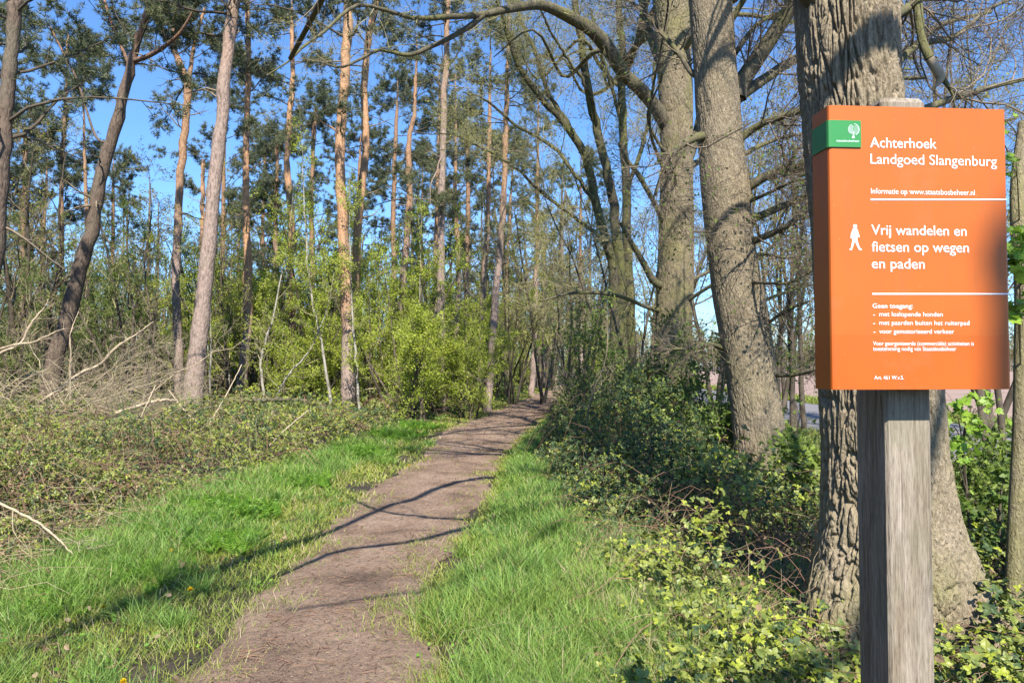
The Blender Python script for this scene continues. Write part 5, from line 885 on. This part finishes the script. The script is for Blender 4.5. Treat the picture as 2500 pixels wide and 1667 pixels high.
# litter on the path and under the brambles
rng = np.random.default_rng(51); mb = MB(); N = 9000; d = lr(N, 3, 34, rng); x = path_l(d) + (path_r(d) - path_l(d)) * rng.random(N); put(mb, DIAM, np.stack([x, d, np.full(N, .046)], -1), np.array([0, 0, 1.]) + rng.normal(size=(N, 3)) * .25, np.maximum(.010, .0019 * d) * rng.uniform(.4, 1.6, N), rng, 0)
N = 14000; d = lr(N, 2.8, 12, rng); x = bram_r(d) - .3 + 2.6 * rng.random(N); put(mb, DIAM, np.stack([x, d, rng.uniform(.01, .05, N)], -1), np.array([0, 0, 1.]) + rng.normal(size=(N, 3)) * .5, .045 * rng.uniform(.5, 1.3, N), rng, 0)
N = 500; d = lr(N, 3, 20, rng); x = path_l(d) + (path_r(d) - path_l(d)) * rng.random(N); az = rng.uniform(0, 6.3, N); L = rng.uniform(.03, .12, N); k = np.linspace(-.5, .5, 4)[None, :, None]
mb.tubes(np.stack([x, d, np.full(N, .046)], -1)[:, None] + np.stack([np.cos(az) * L, np.sin(az) * L, rng.normal(size=N) * .005], -1)[:, None] * k, np.full((N, 4), .0022), 4, 1)
kind(mb.build("leaf_litter", [M["br_dead"], M["cane"]]), "stuff", "dry leaf litter and twig scraps on the path and under the brambles", "leaf litter")

# ------------------------------------------------------------------ saplings right of the sign
_a = [(0, 0), (.16, .05), (.34, -.02), (.36, .18), (.56, .32), (.40, .42), (.50, .70), (.28, .62), (.18, .74), (.12, .92), (0, 1.05)]
ML = [[0, .32, 0]] + [[x, y, .05 - .1 * abs(x)] for x, y in _a] + [[-x, y, .05 - .1 * abs(x)] for x, y in _a[-2:0:-1]]; nM = len(ML) - 1
MAPLE = (np.array(ML), np.array([[0, 1 + i, 1 + (i + 1) % nM] for i in range(nM)]))
def sapling(label, stems, seed, sprays, name="maple_sapling", bm="stem_dark", leaf=.055, nl=34, side=8, mat="maple"):
    r_ = np.random.default_rng(seed); b = stems[0][0][0].copy(); b[2] = 0; t = thing(name, label, "sapling", b, None); tr = MB(); br = tr; fo = MB(); ends = []
    for p, r in stems:
        c = curve(np.column_stack([p, r]), 24); tr.tubes(c[:, :3], c[:, 3], 10); tw = twigs(br, c[:, :3], np.minimum(c[:, 3] * .5, .006), r_, [(side, .45, .9, .03), (3, .2, .8, .02)]); ends.append(tw[-1])
    for px, py, Y, n, R0 in sprays:
        q = P(px, py, Y); s0 = stems[0][0]; a = s0[np.abs(s0[:, 2] - max(.1, q[2] - .25)).argmin()]; c = curve(np.array([a, (a + q) / 2 + [0, 0, .08], q, q + (q - a) * .12 + [0, 0, .02]]), 10); br.tubes(c, np.linspace(.005, .0018, 10), 5)
        e, _ = spawn(c[5:], np.full(len(c[5:]), .003), 9, R0 * 1.3, .9, r_, 4, .04, .6, 0, 1, .2, .4, .0012); br.tubes(e, np.full(e.shape[:2], .0013), 4); pp, dd_ = along(e, max(2, n // 9), r_, .3, 1.05); nn = np.array([0, -.55, .75]) + r_.normal(size=pp.shape) * .5; put(fo, MAPLE, pp, nn, leaf * r_.uniform(.55, 1.2, len(pp)), r_)
    for e in ends: pp, _ = along(e, 1, r_, .6, 1.05); pp = pp[::2]; put(fo, MAPLE, pp, np.array([0, -.5, .75]) + r_.normal(size=pp.shape) * .5, leaf * .7 * r_.uniform(.5, 1.2, len(pp)), r_)
    part(tr, "trunk", [M[bm], M["twig"]], t); part(fo, "foliage", M[mat], t); return t
def pstem(pts, w): return (np.array([P(*q) for q in pts]), np.array([a * q[2] / F / 2 for a, q in zip(w, pts)]))
p, r = pstem([(2470, 1500, 4.6), (2482, 1250, 4.6), (2490, 1050, 4.6), (2492, 900, 4.6), (2496, 700, 4.6), (2490, 560, 4.6), (2486, 440, 4.7), (2500, 300, 4.8)], [46, 38, 34, 32, 36, 42, 34, 24]); p[0, 2] = -.05
sapling("grey young tree trunk cut by the right edge, with bright maple leaves", [(p, r)], 61, [(2476, 640, 4.0, 60, .16), (2490, 700, 4.0, 60, .16), (2485, 780, 4.1, 40, .14), (2492, 610, 4.1, 40, .14), (2482, 420, 4.3, 14, .12), (2420, 330, 4.3, 12, .1)], "young_tree", "oak3", .06)
p, r = pstem([(2375, 1480, 5.4), (2372, 1350, 5.4), (2360, 1200, 5.4), (2350, 1080, 5.4), (2372, 990, 5.4)], [8, 8, 7, 5, 3]); p[0, 2] = -.03
sapling("bright green maple sapling right of the post, in front of the road", [(p, r)], 62, [(2330, 1020, 5.3, 60, .18), (2310, 1060, 5.2, 50, .17), (2370, 1050, 5.3, 50, .17), (2318, 1115, 5.25, 30, .14), (2395, 1000, 5.4, 30, .14), (2350, 1110, 5.3, 30, .16)], leaf=.062)
p, r = pstem([(2470, 1500, 5.2), (2450, 1380, 5.2), (2440, 1280, 5.2), (2445, 1190, 5.2)], [9, 8, 7, 4]); p[0, 2] = -.03
sapling("low green maple sapling at the right edge among the brambles", [(p, r)], 63, [(2415, 1240, 5.2, 50, .18), (2450, 1180, 5.2, 50, .17), (2470, 1270, 5.1, 50, .18), (2420, 1310, 5.2, 40, .16), (2490, 1340, 5.1, 40, .17), (2450, 1340, 5.2, 40, .16)], mat="green")
p, r = pstem([(1955, 1330, 7.2), (1945, 1200, 7.2), (1940, 1100, 7.2), (1955, 1000, 7.2)], [8, 7, 5, 3]); p[0, 2] = -.03
sapling("shaded green sapling between the pale oak and the furrowed oak", [(p, r)], 64, [(1925, 1110, 7, 40, .2), (1960, 1130, 7, 50, .2), (1940, 1090, 7.1, 20, .16), (1970, 1180, 7, 40, .2), (1930, 1180, 7, 50, .2)], leaf=.065, mat="green")
# dark understorey between oaks and road
bush("dark green shrub behind the furrowed oak at the right edge", 2440, 6.6, .75, 6, 231, "green", "shrub", 8, .4, .06, "shrub", 7, .6, "roadside shrubs under the oaks")
bush("low dark shrub in front of the road between the oaks", 1990, 8.2, .6, 5, 232, "green", "shrub", 8, .4, .06, "shrub", 7, .5, "roadside shrubs under the oaks")
bush("low shrub by the foot of the pale leaning oak", 1740, 10.4, 1.1, 5, 233, "green", "shrub", 8, .4, .055, "shrub", 7, .55, "roadside shrubs under the oaks")

# ------------------------------------------------------------------ dandelions
ym = plain("dandelion_yellow", (.75, .48, .01), .6, .2)
def dandelion(label):
    t = thing("dandelion", label, "dandelion", (0, 0, 0), "dandelions in the verges"); p = np.array([[0, 0, 0], [.004, 0, .04], [.008, -.004, .085]]); part(MB().tubes(p, np.array([.0016, .0015, .0013]), 6), "stem", M["herb"], t)
    r_ = np.random.default_rng(2); n = 90; az = r_.uniform(0, 6.3, n); el = r_.uniform(.1, 1.5, n); Yv = np.stack([np.cos(az) * np.cos(el), np.sin(az) * np.cos(el), np.sin(el)], -1); X = nrm(np.cross(Yv, [0, 0, 1.01])); v, f = scatter(np.array([[-.12, .1, 0], [.12, .1, 0], [.16, .9, 0], [0, 1, .03], [-.16, .9, 0]]), [[0, 1, 2, 3, 4]], np.tile([.008, -.004, .085], (n, 1)), X, Yv, np.cross(X, Yv), .020 * r_.uniform(.7, 1.1, n)); part(MB().add(v, f), "flower_head", ym, t)
    return t
d0 = None
for px, py, s, lab in ((467, 1437, 1.1, "largest yellow dandelion, alone in the short turf left of the path"), (415, 1344, 1., "yellow dandelion in the shaded longer grass behind the largest one"), (833, 1222, .95, "dandelion at the left path edge next to the branch shadow"), (998, 1136, 1.1, "dandelion furthest up the left verge beside the cow parsley"),
                       (1181, 1413, 1., "dandelion in the lush grass right of the path"), (1241, 1254, .9, "dandelion right of the path where the branch shadow meets the grass"), (303, 1664, 1., "dandelion cut by the bottom edge of the photo in the left turf"), (256, 1480, .9, "half-open dandelion left of the largest one")):
    g = G(px, py, .09 * s)
    if d0 is None: d0 = dandelion(lab); o = d0
    else: o = copy_tree(d0); o["label"] = lab
    o.location = (g[0], g[1], 0); o.scale = (s, s, s); o.rotation_euler = (0, 0, px % 6)
